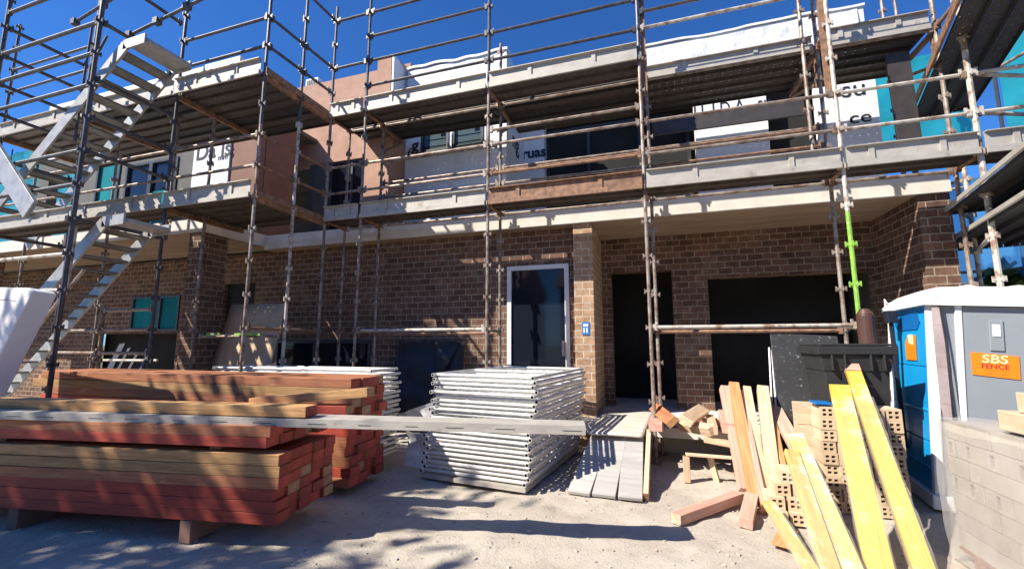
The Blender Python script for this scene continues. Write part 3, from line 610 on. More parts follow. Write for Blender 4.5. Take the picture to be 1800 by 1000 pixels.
def panel_proto(Wd,D,label,group):
    t=thing('fence_panel',label,'fence panel',(0,0,0),group)
    mb=MB()
    for x in (.02,Wd-.02):
        mb=MB(); ring(mb,(x,-.05,0),(x,D+.05,0),.0205,0,1); mb.build('side_rail',[M['fence'],M['dark']],t,local=True)
    for y in (0.02,D*.5,D-.02): MB().tube((.04,y,0),(Wd-.04,y,0),.019,10).build('cross_rail',M['fence'],t,local=True)
    mb=MB()
    for i in range(1,13): x=Wd*i/13; mb.box(x-.002,x+.002,.04,D-.04,-.002,.002)
    for i in range(1,7): y=D*i/7; mb.box(.04,Wd-.04,y-.002,y+.002,.0022,.006)
    mb.build('wire_mesh',M['fence'],t,local=True); return t
def dup(root,loc,rot,label):
    r=root.copy(); COL.objects.link(r); r.location=loc; r.rotation_euler=rot; r['label']=label
    for ch in root.children:
        c=ch.copy(); COL.objects.link(c); c.parent=r
    return r
g1='fence panels in the stack beside the ramp'
nP=23; pr0=panel_proto(1.33,1.92,'white steel fence panel topmost of the stack beside the ramp',g1)
an=R(-6.5); base=Vector((-2.63,4.75,.10)); ax=Vector((math.cos(an),math.sin(an),0)); nn=Vector((-math.sin(an),math.cos(an),0))
for i in range(nP):
    odd=(i%2)*.032; o=base+ax*(odd+random.uniform(-.008,.008)+.035*math.sin(i*.5)*.5+(.004*i))+nn*(odd*.5+random.uniform(-.02,.02)+.004*i)+Vector((0,0,i*.0490))
    k=nP-1-i; lab='white steel fence panel, %s, in the stack beside the ramp'%('topmost' if k==0 else 'lowest' if i==0 else ORD[k]+' from the top')
    rr=(0,0,an+random.uniform(-.006,.006))
    if i==0: pr0.location=o; pr0.rotation_euler=rr; pr0['label']=lab
    else: dup(pr0,o,rr,lab)
MB()
o=MB().box(0,1.30,-.04,2.0,0,.045).build('base_board',M['galv'],origin=(0,0,0)); o.location=base+Vector((.02,0,-.078)); o.rotation_euler=(0,0,an); tag(o,'flat pale board lying under the fence panel stack beside the ramp','board')
g2='fence panels in the stack behind the timber'
pr1=panel_proto(2.75,.50,'white steel fence panel topmost of the stack behind the timber',g2); n2=19
for i in range(n2):
    odd=(i%2)*.03; o=Vector((-6.18+odd+random.uniform(-.02,.02)+(0 if i<n2-1 else -.02),4.92+random.uniform(-.02,.02),.10+i*.061)); k=n2-1-i
    lab='white steel fence panel, %s, in the stack behind the timber'%('topmost' if k==0 else 'lowest' if i==0 else ORD[k]+' from the top')
    if i==0: pr1.location=o; pr1['label']=lab
    else: dup(pr1,o,(0,0,R(.5)),lab)
# ---------------------------------------------------------------- ramp, platform, offcuts
for i,(xb,xt,m) in enumerate(((-.80,-.67,'greyplank'),(-.545,-.475,'greyplank'),(-.285,-.285,'greyplank'))):
    loose((xb,4.72,.02),(xt,5.92,.435),.235,.035,m,('grey ramp plank nearest the fence panels','middle grey plank of the ramp up to the porch','grey ramp plank nearest the pile of offcuts')[i],name='ramp_plank',cat='ramp plank',group='ramp planks up to the porch',end=m)
loose((-.135,4.80,.02),(-.10,5.92,.44),.05,.11,'paletimber','narrow pale timber edging the ramp beside the offcuts',name='ramp_edge',cat='timber',group=None)
def sheet4(name,pts,t,m,label,cat,seed=0,amp=.01,nu=14,nv=14,sc=2.2):
    a,b,c,d_=[Vector(p) for p in pts]
    o=rumpled(lambda u,v:(a*(1-u)+b*u)*(1-v)+(d_*(1-u)+c*u)*v,nu,nv,amp,seed,sc).build(name,M[m],smooth=True); solid(o,t); return tag(o,label,cat)
sheet4('platform_board',[(-.82,5.62,.462),(-.17,5.66,.458),(-.04,7.55,.47),(-.78,7.5,.47)],.03,'palegrey','weathered pale sheet bridging the ramp and the porch','board',2,.006)
m_=M['paletimber']
off=[((-.02,5.82,.53),(.03,6.9,.51),.16,.10,'pinktimber',0,'short pink offcut lying beside the platform sheet'),
((.30,6.25,.50),(.62,5.72,.55),.12,.10,'paletimber',.4,'cream offcut lying crosswise under the tilted ones'),
((.18,5.83,.60),(-.02,6.6,.66),.15,.085,'timberbrown',-.75,'mauve brown offcut tipped on its edge in the pile'),
((.33,5.80,.63),(.60,6.6,.66),.16,.085,'paletimber',.55,'cream topped offcut tipped beside the mauve one'),
((.62,5.72,.55),(.70,6.75,.54),.10,.10,'paletimber',0,'square pale offcut between the tipped ones and the pink block'),
((.78,5.62,.60),(.86,6.55,.62),.15,.12,'pinktimber',0,'thick pale pink offcut nearest the leaning timbers'),
((.15,6.55,.49),(.95,6.7,.49),.12,.10,'pinktimber',0,'pink offcut lying across the back of the pile'),
((.52,5.75,.44),(.92,5.68,.40),.10,.06,'paletimber',0,'cream batten jutting from under the pink block'),
((.30,5.55,.30),(.95,5.62,.28),.09,.022,'paletimber',0,'thin bowed cream slat under the offcut pile')]
for p,q,w_,h_,mm_,ro,lab in off: loose(p,q,w_,h_,mm_,lab,ro,name='timber_offcut',cat='offcut',group='offcuts piled on the porch edge',end=mm_ if mm_!='timberbrown' else 'orangetimber')
for p,q,w_,h_,lab in (((.30,5.55,0.0),(.30,5.55,.28),.07,.07,'stubby pale post standing under the offcut pile'),((.62,5.62,.0),(.56,5.64,.28),.06,.06,'leaning stubby post under the slat by the offcuts')): loose(p,q,w_,h_,'paletimber',lab,name='timber_post',cat='post',group='stub posts under the offcuts')
# long timbers leaning on the porch edge
lean=[((.83,5.25,.05),(.80,5.98,1.02),.10,.10,'pinktimber','pinkish square timber leaning on the porch, nearest the offcuts'),
((.86,4.85,.05),(.905,5.98,1.06),.11,.09,'orangetimber','tallest orange brown timber leaning in the row by the offcuts'),
((.90,4.75,.05),(.985,6.0,.95),.05,.13,'pinktimber','thin reddish timber leaning between two thicker ones'),
((.94,4.78,.03),(1.05,6.0,1.02),.085,.07,'paletimber','slim pale cream timber leaning in the row'),
((1.00,4.72,.06),(1.22,6.0,1.02),.12,.10,'paletimber','broad pale timber leaning in the middle of the row'),
((1.13,4.85,.14),(1.27,6.0,.86),.05,.16,'orangetimber','flat orange board leaning beside the broad pale timber'),
((1.32,4.92,.42),(1.33,6.0,.80),.14,.05,'pinktimber','pink flat board leaning over the small brick pile'),
((.68,4.35,.04),(.83,4.88,.10),.11,.085,'pinktimber','short pink end of timber lying at the foot of the row')]
for p,q,w_,h_,mm_,lab in lean: loose(p,q,w_,h_,mm_,lab,.1,name='leaning_timber',cat='timber',group='timbers leaning on the porch edge',end=mm_)
loose((.12,4.24,.05),(.74,5.02,.055),.10,.085,'pinktimber','pink timber beam lying flat on the sand',name='timber_beam',cat='timber beam',group=None,end='paletimber')
loose((.86,4.02,.02),(.99,4.30,.05),.13,.015,'orangetimber','small orange plywood scrap lying on the sand',name='plywood_scrap',cat='scrap',group=None,end='orangetimber')
# ---------------------------------------------------------------- hollow bricks
def hollow(w=.122,h=.104,d=.25):
    mb=MB(); hx=[0,.022,.052,.070,.100,w]; hz=[0,.020,.044,.060,.084,h]
    for fy in (0,d):
        for i in range(5):
            for j in range(5):
                x0,x1,z0,z1=hx[i],hx[i+1],hz[j],hz[j+1]
                if i in (1,3) and j in (1,3):
                    s=1 if fy==0 else -1; y1=fy+s*.07
                    mb.poly([(x0,fy,z0),(x0,y1,z0),(x0,y1,z1),(x0,fy,z1)],0); mb.poly([(x1,fy,z0),(x1,y1,z0),(x1,y1,z1),(x1,fy,z1)],0)
                    mb.poly([(x0,fy,z0),(x1,fy,z0),(x1,y1,z0),(x0,y1,z0)],0); mb.poly([(x0,fy,z1),(x1,fy,z1),(x1,y1,z1),(x0,y1,z1)],0)
                    mb.poly([(x0,y1,z0),(x1,y1,z0),(x1,y1,z1),(x0,y1,z1)],1)
                else: mb.poly([(x0,fy,z0),(x1,fy,z0),(x1,fy,z1),(x0,fy,z1)],0)
    mb.poly([(0,0,0),(w,0,0),(w,d,0),(0,d,0)]); mb.poly([(0,0,h),(w,0,h),(w,d,h),(0,d,h)]); 
    for x,s in ((0,1),(w,-1)):                       # stretcher faces with two slots
        ys=[0,.05,.085,.165,.20,d]; zs=[0,.03,.075,h]
        for i in range(5):
            for j in range(3):
                q=[(x,ys[i],zs[j]),(x,ys[i+1],zs[j]),(x,ys[i+1],zs[j+1]),(x,ys[i],zs[j+1])]
                mb.poly(q)
    return mb
hb=hollow(); hb0=hb.build('hollow_brick',[M['hollow'],M['dark']],origin=(0,0,0)); used=[0]
def put(loc,rot,label,group):
    o=hb0 if not used[0] else hb0.copy()
    if used[0]: COL.objects.link(o)
    used[0]=1; o.location=loc; o.rotation_euler=rot; tag(o,label,'brick',group); return o
gb='hollow bricks stacked before the bin'
for r in range(9):
    for c in range(5):
        if r==8 and c in (2,): continue
        turn=(r in (1,4,7) )
        j=random.uniform(-.008,.008)
        put((1.485+c*.131+j,5.0+random.uniform(-.012,.012),.0+r*.106),(0,0,random.uniform(-.02,.02)),'beige hollow brick, %s row up, %s from the timbers, in tall pile'%(ORD[r],ORD[c]),gb)
for r in range(9):
    put((1.61,5.265+random.uniform(-.01,.01),.0+r*.106),(0,0,R(90)),'beige hollow brick turned sideways, %s row up, behind the tall pile front'%ORD[r],gb)
gs='hollow bricks in the low pile by the timbers'
for r in range(4):
    for c in range(4 if r<2 else (3 if r==2 else 2)):
        x=.93+c*.128+(0 if r<2 else .06 if r==2 else .10)+random.uniform(-.012,.012)
        put((x,4.55+random.uniform(-.03,.03)+.03*r,.0+r*.106),(0,0,random.uniform(-.12,.12)),'beige hollow brick, %s row up and %s along, in the low pile'%(ORD[r],ORD[c]),gs)
o=MB().box(1.46,1.60,5.0,5.2,.968,.99).build('blue_lid',M['loodark'],bevel=.006); tag(o,'flat dark blue plastic lid on the tall brick pile','lid')
# ---------------------------------------------------------------- yellow wrapped beams
def film(p,q,w,h,roll,label,seed):
    p=Vector(p);q=Vector(q); d=(q-p); L=d.length; d.normalize(); r=d.cross(Vector((0,0,1))).normalized(); u=r.cross(d)
    r,u=r*math.cos(roll)+u*math.sin(roll), u*math.cos(roll)-r*math.sin(roll)
    t=thing('wrapped_beam',label,'timber beam',tuple(p),'yellow beams leaning on the brick pile'); o=MB().box(-L/2,L/2,-w/2,w/2,-h/2,h/2).build('beam',M['yellow' if seed<3 else 'yellowdull'],t,local=True,bevel=.004); o.rotation_euler=Matrix(((d.x,-r.x,u.x),(d.y,-r.y,u.y),(d.z,-r.z,u.z))).to_euler(); o.location=(q-p)/2
    mb=MB(); nu,nv=26,8
    ring_=[(-1,-1),(-1,1),(1,1),(1,-1)]; per=[(-1,-1),(-1,0),(-1,1),(0,1),(1,1),(1,0),(1,-1),(0,-1)]
    for i in range(nu+1):
        f=i/nu; c=p+d*L*(.02+.80*f)
        for k,(a,b) in enumerate(per):
            q2=c+r*a*(w/2+.006)+u*b*(h/2+.006); nz=noise.noise(Vector((f*14+seed*3,k*1.9,seed)))*.012
            q2+= (r*a+u*b)*abs(nz); mb.v.append(tuple(q2))
    for i in range(nu):
        for k in range(8): a0=i*8+k; b0=i*8+(k+1)%8; mb.f.append([a0,b0,b0+8,a0+8]); mb.m.append(0)
    mb.build('plastic_wrap',M['film'],t); return t
film((1.655,3.80,.0),(1.883,5.25,1.263),.125,.06,0,'smooth yellow beam with a pink end, nearest the blue toilet',1)
film((1.365,3.70,.0),(1.734,5.2,1.124),.165,.07,0,'broad yellow beam in loose plastic, second from the blue toilet',2)
film((1.20,3.60,.0),(1.19,4.7,.72),.13,.06,.2,'yellow beam under crumpled clear film in the middle of the fan',3)
film((1.06,3.55,.0),(1.10,4.5,.62),.11,.05,-.2,'pale yellow beam under torn film, second from the leaning timbers',4)
film((.97,3.55,.0),(.88,4.45,.20),.10,.03,0,'low film covered slat lying flattest of the yellow beams',5)
o=MB().beam((1.884,5.254,1.267),(1.894,5.325,1.328),.126,.061).build('end_block',M['pinktimber']); tag(o,'pink painted block at the head of the tallest yellow beam','block')
# ---------------------------------------------------------------- portable toilet
Lo=thing('portable_toilet','blue and grey portable toilet with white roof and corner posts','portable toilet',(2.47,5.36,.04),rot=(0,R(3.6),R(-8)))
W_,D_,H_=1.12,1.18,1.94
mb=MB().box(-.03,W_+.03,-.03,D_+.03,-.03,.10); mb.build('base',M['loowhite'],Lo,local=True,bevel=.012)
mb=MB()
for x,y in ((0,0),(W_-.07,0),(0,D_-.07),(W_-.07,D_-.07)): MB().box(x-.004,x+.07,y-.004,y+.07,.10,H_).build('corner_post',M['loowhite'],Lo,local=True,bevel=.012)
def sidewall(x,sgn):
    mb=MB(); y0,y1=.066,D_-.074
    mb.box(x,x+.025,y0,y1,.10,.56); mb.box(x+.004*sgn*-1,x+.02,y0,y1,.565,1.28); mb.box(x,x+.025,y0,y1,1.285,H_)
    for z in (.30,.85): mb.box(x-.012 if sgn>0 else x+.02,x+.004 if sgn>0 else x+.036,y0+.04,y1-.04,z,z+.03)
    return mb.build('side_panel',M['looblue'],Lo,local=True,bevel=.01)
sp=sidewall(.012,1); sidewall(W_-.04,-1)
MB().prism([(.004,.22,1.74),(.004,.30,1.66),(.004,.86,1.66),(.004,.95,1.72),(.004,.93,1.81),(.004,.26,1.84)],(.012,0,0)).build('vent_recess',M['loodark'],sp,local=True)
MB().box(.030,W_-.03,D_-.03,D_-.006,.1,H_).build('back_panel',M['looblue'],Lo,local=True)
mb=MB().prism([(.006,.34,1.34),(.006,.62,1.34),(.006,.64,1.52),(.006,.55,1.61),(.006,.34,1.60)],(-.004,0,0)); st=mb.build('sticker',M['orange'],Lo,local=True)
MB().prism([(.0015,.40,1.50),(.0015,.53,1.52),(.0015,.55,1.61),(.0015,.40,1.61)],(-.002,0,0)).build('sticker_corner',M['cream'],st,local=True)
mb=MB().box(.075,.20,.012,.03,.10,H_); mb.build('hinge_panel',M['loogrey'],Lo,local=True)
mb=MB().box(.20,.25,-.012,.03,.10,H_); mb.box(W_-.13,W_-.075,-.012,.03,.10,H_); mb.box(.25,W_-.13,-.012,.03,H_-.05,H_); mb.build('door_frame',M['loowhite'],Lo,local=True,bevel=.008)
dr=MB().box(.253,W_-.133,.0,.028,.11,H_-.053).build('door',M['loogrey'],Lo,local=True,bevel=.006)
mb=MB().box(.43,.53,-.012,-.001,1.475,1.76); mb.build('latch_plate',M['loogrey'],dr,local=True,bevel=.01)
MB().box(.452,.505,-.018,-.012,1.61,1.72).build('occupied_flag',M['loowhite'],dr,local=True)
sg=MB().prism([(.30,-.004,1.245),(.62,-.004,1.225),(.62,-.004,1.435),(.295,-.004,1.455)],(0,-.004,0)).build('sign',M['orange'],dr,local=True)
def ltxt(b,s,m,x,z,**k): return text(b,s,m,sg,(x,-.0085,z),local=True,ext=.0008,**k)
ltxt('SBS',.105,M['cream'],.455,1.395,bold=.0012,shear=.1,sx=1.15); ltxt('FENCE',.062,M['crimson'],.458,1.328,bold=.001,sx=1.05)
ltxt('- ------ -- ----',.03,M['crimson'],.46,1.292); ltxt('---- --- - ---',.03,M['crimson'],.46,1.262)
# domed roof
mb=MB(); n=20
for j in range(n+1):
    for i in range(n+1):
        u=i/n; v=j/n; e=min(u,1-u,v,1-v); f=min(1,e*5.5); z=H_+.004+.14*(1-(1-f)**2)+.03*math.sin(math.pi*u)*math.sin(math.pi*v)+(.018 if .3<u<.38 or .62<u<.7 else 0)*f
        mb.v.append((-.045+u*(W_+.09),-.05+v*(D_+.10),z))
for j in range(n):
    for i in range(n): a=j*(n+1)+i; mb.f.append([a,a+1,a+n+2,a+n+1]); mb.m.append(0)
mb.box(-.045,W_+.045,-.05,D_+.05,H_-.05,H_+.004); mb.build('roof',M['loowhite'],Lo,local=True,smooth=False)
MB().path([(-.03,D_-.12,H_+.05),(-.05,D_-.10,H_+.10),(-.03,D_-.03,H_+.09),(-.02,D_,H_+.03)],.008).build('lifting_eye',M['loowhite'],Lo,local=True)
mb=MB()
pts=[(.02,1.98,.045),(.025,1.70,.05),(.04,1.30,.052),(.055,.95,.05),(.085,.75,.035),(.12,.52,.02)]
for (x,z,w_),(x2,z2,w2) in zip(pts[:-1],pts[1:]): mb.prism([(x,-.03,z),(x+w_*1.5,-.03,z),(x2+w2*1.5,-.032,z2),(x2,-.032,z2)],(0,.006,0))
mb.build('hanging_strap',M['strap'],Lo,local=True)
MB().path([(.075,-.035,1.95),(.115,-.04,1.5),(.15,-.045,1.0),(.165,-.045,.72),(.14,-.04,.60),(.10,-.04,.62),(.10,-.04,.75)],.007).build('black_cord',M['bin'],Lo,local=True)
# ---------------------------------------------------------------- bin
B=thing('waste_bin','tall black plastic bin standing behind the hollow brick pile','bin',(1.94,5.6,0))
def frustum(mb,cx,cy,z0,z1,a0,b0,a1,b1,mi=0):
    vs=[(cx-a0,cy-b0,z0),(cx+a0,cy-b0,z0),(cx+a0,cy+b0,z0),(cx-a0,cy+b0,z0),(cx-a1,cy-b1,z1),(cx+a1,cy-b1,z1),(cx+a1,cy+b1,z1),(cx-a1,cy+b1,z1)]
    return mb._add(vs,[(3,2,1,0),(4,5,6,7),(0,1,5,4),(1,2,6,5),(2,3,7,6),(3,0,4,7)],mi)
frustum(MB(),1.94,5.62,.12,1.32,.21,.24,.28,.30).build('body',M['bin'],B,bevel=.01)
mb=frustum(MB(),1.94,5.62,1.27,1.44,.285,.305,.31,.33); frustum(mb,1.94,5.62,1.44,1.525,.335,.355,.34,.36)
for x in (1.72,1.83,2.05,2.16): mb.box(x-.008,x+.008,5.255,5.31,1.28,1.44)
mb.build('rim',M['bin'],B,bevel=.008)
MB().box(1.62,2.26,5.28,5.96,1.527,1.55).build('lid',M['bin'],B,bevel=.01)
for s in (-1,1): MB().tube((1.94+s*.2,5.86,.12),(1.94+s*.26,5.86,.12),.12,18).build('wheel',M['bin'],B)
# black board and rods leaning in the garage mouth
t=thing('board','large black board with white speckles leaning beside the bin','board',(1.5,6.2,.42))
MB().beam((1.66,5.66,-.0),(1.78,6.34,1.66),.72,.03,up=(0,1,-.4)).build('panel',M['cloudboard'],t,bevel=.004)
for i,(a,b) in enumerate((((1.20,5.62,.0),(1.40,6.35,1.50)),((1.255,5.62,.0),(1.425,6.33,1.47)))):
    o=MB().tube(a,b,.010,7).build('metal_rod',M['white']); tag(o,('outer','inner')[i]+' thin white rod leaning beside the black speckled board','rod','white rods by the black board')
# red brown drum head and small box seen beyond the bin
o=MB().tube((2.34,6.05,1.05),(2.34,6.05,1.88),.085,16).tube((2.34,6.05,1.88),(2.34,6.05,1.95),.085,16,r2=.045).tube((2.34,6.05,.42),(2.34,6.05,1.05),.085,16).build('gas_cylinder',M['redplastic'],bevel=.01); tag(o,'red brown gas cylinder standing behind the lime green scaffold pole','gas cylinder')
o=MB().box(2.53,2.63,6.0,6.1,1.78,1.92).box(2.56,2.60,6.03,6.07,.42,1.78).build('box_on_post',M['bluedark'],bevel=.01); tag(o,'small dark box on a post beside the toilet','work lamp')
# ---------------------------------------------------------------- wrapped brick pallet at the right edge
Pk=thing('brick_pallet','pallet of pale bricks under clear plastic before the toilet door','brick pallet',(2.6,3.6,0))
X0,X1,YA,YB=2.04,3.15,2.75,4.20
mb=MB()
for y in (2.9,3.4,4.0): mb.box(X0,X1,y-.05,y+.05,.0,.09)
mb.box(X0,X1,YA,YB,.09,.11); mb.build('pallet',M['timberbrown'],Pk,bevel=.004)
for r in range(7):
    mb=MB(); y=YA+(.0 if r%2==0 else .12)-.24; z=.112+r*.125
    while y<YB-.01:
        y0=max(y,YA)+.004; y1=min(y+.24,YB)-.004
        if y1-y0>.03:
            j=random.uniform(-.006,.006)
            if r in (3,5) : 
                mid=(y0+y1)/2; mb.box(X0+j,X1,y0,mid-.02,z,z+.121); mb.box(X0+j,X1,mid+.02,y1,z,z+.121); mb.box(X0+j+.22,X1,mid-.02,mid+.02,z,z+.121); mb.box(X0+j,X0+j+.05,mid-.016,mid+.016,z,z+.018); mb.box(X0+j,X0+j+.05,mid-.016,mid+.016,z+.10,z+.121)
            else: mb.box(X0+j,X1,y0,y1,z,z+.121)
        y+=.245
    mb.build('brick_course',M['palebrick'],Pk,bevel=.004)
wr=rumpled(lambda u,v: Vector((X0-.045+.012*math.sin(u*9+v*4),YA-.03+(YB-YA+.06)*u,.02+.97*v)),44,34,.016,4,2.6).build('plastic_wrap',M['film2'],Pk,smooth=True)
rumpled(lambda u,v: Vector((X0-.02+(X1-X0+.04)*u,YA-.03+(YB-YA+.06)*v,.998)),22,30,.012,8,3).build('plastic_wrap',M['film2'],Pk,smooth=True)
rumpled(lambda u,v: Vector((X0-.02+(X1-X0+.04)*u,YB+.02,.02+.97*v)),22,20,.012,6,3).build('plastic_wrap',M['film2'],Pk,smooth=True)
lb=[((2.07,3.42,1.0),.26,'loose pale brick lying at the far end of the wrapped pallet top'),((2.06,3.15,1.0),.26,'loose pale brick lying nearest the camera on the wrapped pallet'),((2.09,3.28,1.125),.26,'upper loose brick resting across two on the wrapped pallet'),((2.07,3.05,1.25),.24,'highest loose brick on the wrapped pallet top')]
for (x,y,z),l,lab in lb:
    o=MB().box(x,x+.30,y,y+l,z+.012,z+.132).build('loose_brick',M['hollow'],bevel=.006); tag(o,lab,'brick','loose bricks on the wrapped pallet')
o=MB().box(2.05,2.20,2.95,3.06,1.01,1.016).build('paper_tag',M['white']); tag(o,'white paper slip lying on the wrapped brick pallet','paper')
# ---------------------------------------------------------------- sheets and clutter
sheet4('plywood_sheet',[(-7.75,5.75,.05),(-6.32,5.75,.05),(-6.32,6.25,2.27),(-7.62,6.25,2.29)],.018,'ply','tall beige plywood sheet leaning beside the brick corner pillar','plywood sheet',3,.003,8,8)
t=thing('tarpaulin','navy plastic tarpaulin hanging on the brick wall beside the glass door','tarpaulin',(-3.8,7.0,.1))
rumpled(lambda u,v: Vector((-4.72+.30*v+(1.55-.28*v)*u,6.94+.10*v,.12+1.46*v)),36,30,.05,12,2.4).build('sheet',M['bluedark'],t,smooth=True)
rumpled(lambda u,v: Vector((-3.62+.42*u*v,6.90+.06*v,.75+.84*v)),14,20,.05,21,4).build('loose_flap',M['bluedark'],t,smooth=True)
t=thing('plastic_sack','crumpled white plastic sack between the timber and the fence panel stack','sack',(-3.1,5.4,0))
rumpled(lambda u,v: Vector((-3.42+.75*u+.10*math.sin(3*v),5.50-.10*math.sin(math.pi*u)-.12*v,.44+.40*v*(.35+.65*u))),26,18,.05,31,4).build('upper_fold',M['white'],t,smooth=True)
rumpled(lambda u,v: Vector((-3.10+.34*u,5.12+.07*math.sin(math.pi*v)-.05*u,.01+.42*v)),18,18,.03,33,4).build('lower_fold',M['white'],t,smooth=True)
# fat white wrapped slab at the left edge
t=thing('foam_slab','flat pale white wrapped panel leaning before the stair tower','insulation slab',(-7.2,3.0,.9))
a=[Vector((-8.6,2.95,2.27)),Vector((-6.64,2.95,2.17)),Vector((-6.55,2.95,2.13)),Vector((-7.12,2.80,.62)),Vector((-8.6,2.80,.62))]
MB().prism(a,(.05,.19,-.02)).build('wrapped_body',M['palewhite'],t,bevel=.012)
mb=MB(); 
for q,r_ in (((-8.2,2.935,2.12),(-6.8,2.935,2.03)),((-7.55,2.93,1.95),(-8.1,2.86,1.05)),((-7.05,2.93,1.95),(-7.6,2.86,1.05))): mb.tube(q,r_,.005,5)
mb.build('tape_seam',M['strap'],t)
t=thing('trestle','dark steel trestle under the leaning white panel behind the timber','trestle',(-7.8,3.2,0)); mb=MB()
for x in (-8.4,-7.35):
    for y in (2.85,3.35): mb.tube((x,y,0),(x+.02,3.05,.74),.025,8)
mb.build('leg_frame',M['framedark'],t); MB().box(-8.5,-7.2,2.85,3.3,.70,.75).build('top_bar',M['framedark'],t)
for i,(x,m) in enumerate(((-11.6,'looblue'),(-11.35,'galv'),(-11.05,'framedark'),(-10.75,'galv'))):
    o=MB().beam((x,6.35,0.0),(x-.12,6.95,1.55-.1*i),.20 if i==0 else .09,.03,up=(0,1,0)).build('leaning_sheet',M['framedark' if i%2 else 'bluedark'],bevel=.003); tag(o,('wide navy panel','tall slim charcoal panel','slim navy panel','short slim charcoal panel')[i]+' leaning inside the dark opening below the teal window','panel','panels leaning under the teal window')
o=MB().tube((-11.3,6.3,1.2),(-9.4,6.2,1.22),.024,8).build('loose_tube',M['tubepale']); tag(o,'pale scaffold tube lying level before the dark opening below the teal window','tube')
o=MB().box(-5.9,-4.8,6.75,7.1,0,.55).build('dark_crate',M['bin'],bevel=.02); tag(o,'low black crate against the wall behind the rear timber stack','crate')
# ---------------------------------------------------------------- neighbours: teal cloth on scaffold frames, trees, street
def cloth(name_label,a,b,z0,z1,seed,amp=.10,cm='shade'):
    t=thing('shade_cloth',name_label,'shade cloth',(a[0],a[1],z0)); A=Vector((*a,0)); Bv=Vector((*b,0))
    rumpled(lambda u,v: A.lerp(Bv,u)+Vector((0,0,z0+(z1-z0)*v-.12*math.sin(u*math.pi*3)*(1-v)*.5)),34,24,amp,seed,1.1).build('cloth',M[cm],t,smooth=True)
    mb=MB(); L=(Bv-A).length; n=max(2,int(L/2)); d=(Bv-A)
    for i in range(n+1): p=A+d*(i/n)+Vector((0,.12,0)); mb.tube((p.x,p.y,0),(p.x,p.y,z1+.4),.03,7)
    for z in (z0+.05,(z0+z1)/2,z1): mb.tube((A.x,A.y+.12,z),(Bv.x,Bv.y+.12,z),.028,7)
    mb.build('frame',M['framedark'],t); return t
cloth('blue shade cloth hanging to the ground behind the toilet',(4.9,10.2),(11,7.6),.0,4.55,1,cm='bluecloth')
cloth('teal shade cloth seen behind the upright dark board beside the white su panel',(4.35,11.0),(6.4,10.7),5.2,7.6,2)
cloth('teal shade cloth hanging high against the sky beyond the side scaffold',(6.5,10.2),(12,8.0),4.6,7.4,3)
cloth('teal shade cloth far beyond the stair tower',(-36,13.5),(-21.5,13.2),3.5,12.0,4,.25)
def tree(name,label,loc,h,rad,nleaf,leafsize,seed,squash=.8,group=None,palm=False):
    random.seed(seed); t=thing(name,label,'tree',loc,group); L0=Vector(loc); mb=MB(); tips=[]
    top=L0+Vector((0,0,h*.55)); mb.tube(L0,top,.16,9,r2=.10)
    for i in range(9):
        a=2*math.pi*i/9+random.uniform(-.3,.3); q=top+Vector((math.cos(a)*rad*.7,math.sin(a)*rad*.7,random.uniform(.1,.45)*h)); m1=top.lerp(q,.5)+Vector((0,0,.2))
        mb.tube(top,m1,.07,7,r2=.045); mb.tube(m1,q,.045,6,r2=.015); tips+= [m1,q]
        for k in range(3):
            q2=m1.lerp(q,random.random())+Vector((random.uniform(-1,1),random.uniform(-1,1),random.uniform(-.2,.8)))*rad*.35; mb.tube(m1.lerp(q,.4),q2,.025,5,r2=.008); tips.append(q2)
    mb.build('trunk',M['bark'],t); mb=MB()
    for i in range(nleaf):
        c=random.choice(tips); p=c+Vector((random.gauss(0,1),random.gauss(0,1),random.gauss(0,.7)))*rad*.20
        d=Vector((random.gauss(0,1),random.gauss(0,1),random.gauss(-.3,.6))).normalized(); r=d.cross(Vector((random.random(),random.random(),1))).normalized(); s=leafsize*random.uniform(.6,1.4)
        mb.poly([p,p+d*s*.5+r*s*.28,p+d*s,p+d*s*.5-r*s*.28])
    mb.build('crown',M['leaf'],t); random.seed(seed+1); return t
tree('tree','leafy green tree behind the toilet below the blue cloth',(6.2,9.3,0),2.8,1.0,1600,.26,11)
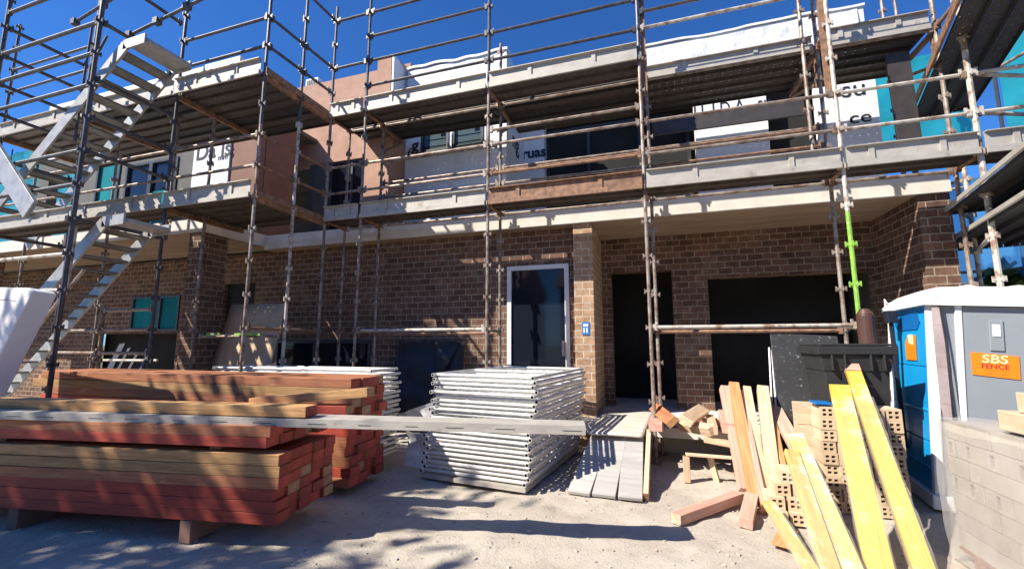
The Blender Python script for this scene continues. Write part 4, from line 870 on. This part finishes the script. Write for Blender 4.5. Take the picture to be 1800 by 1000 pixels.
tree('street_tree','broad street tree casting dappled shade from behind the camera',(-10.1,-1.95,0),8.6,2.05,2100,.28,12)
# unseen street ground added to cut bounce from sunlit sand
struct(MB().box(-400,400,-9.2,-2.6,-.05,.012).build('added_road',mat('asphalt',(.055,.055,.057),(.04,.04,.042),12,.9)))
mb=MB().box(-400,400,-400,-9.3,-.05,.03).box(-400,-21,-2.5,400,-.05,.03).box(12,400,-2.5,400,-.05,.03); struct(mb.build('added_verge',mat('dry_verge',(.10,.11,.045),(.07,.075,.03),2,.95)))
# unseen houses added across the street to cut bounce light and door reflections
for i,(x,lab) in enumerate(((-17,'brick cottage added unseen across the street, farthest left'),(2,'brick cottage added unseen across the street, opposite the site'),(19,'brick cottage added unseen across the street, farthest right'))):
    t=thing('cottage',lab,'house',(x,-18,0),'unseen cottages added across the street'); MB().box(x-8,x+8,-23,-15,0,5.4).build('wall',M['brick'],t)
    MB().prism([(x-8.2,-14.4,5.4),(x-8.2,-23.6,5.4),(x-8.2,-19,8.0)],(16.4,0,0)).build('roof',M['pink'],t)
# scattered rubble on the sand
random.seed(5); mb=MB()
for i in range(2600):
    x=random.uniform(-6,4.2); y=random.uniform(2.2,6.4); s=random.choice((.003,.004,.005,.007,.010))*random.uniform(.6,1.3); z=gz(x,y); a=random.random()*3
    Mx=Matrix.Translation((x,y,z+s*.2))@Matrix.Rotation(a,4,'Z')@Matrix.Rotation(random.uniform(-.5,.5),4,'X'); mb.box(-s,s*random.uniform(.6,1.6),-s,s,-s*.5,s*.6,M=Mx)
tag(mb.build('gravel',M['debris'],origin=(0,4,0)),None,None,None,'stuff')
# ---------------------------------------------------------------- lettering to mesh
for o in [o for o in SC.objects if o.type=='FONT']:
    dg=bpy.context.evaluated_depsgraph_get(); me=bpy.data.meshes.new_from_object(o.evaluated_get(dg)); n=bpy.data.objects.new('lettering',me); COL.objects.link(n)
    n.parent=o.parent; n.location=o.location; n.rotation_euler=o.rotation_euler; n.scale=o.scale; bpy.data.objects.remove(o)
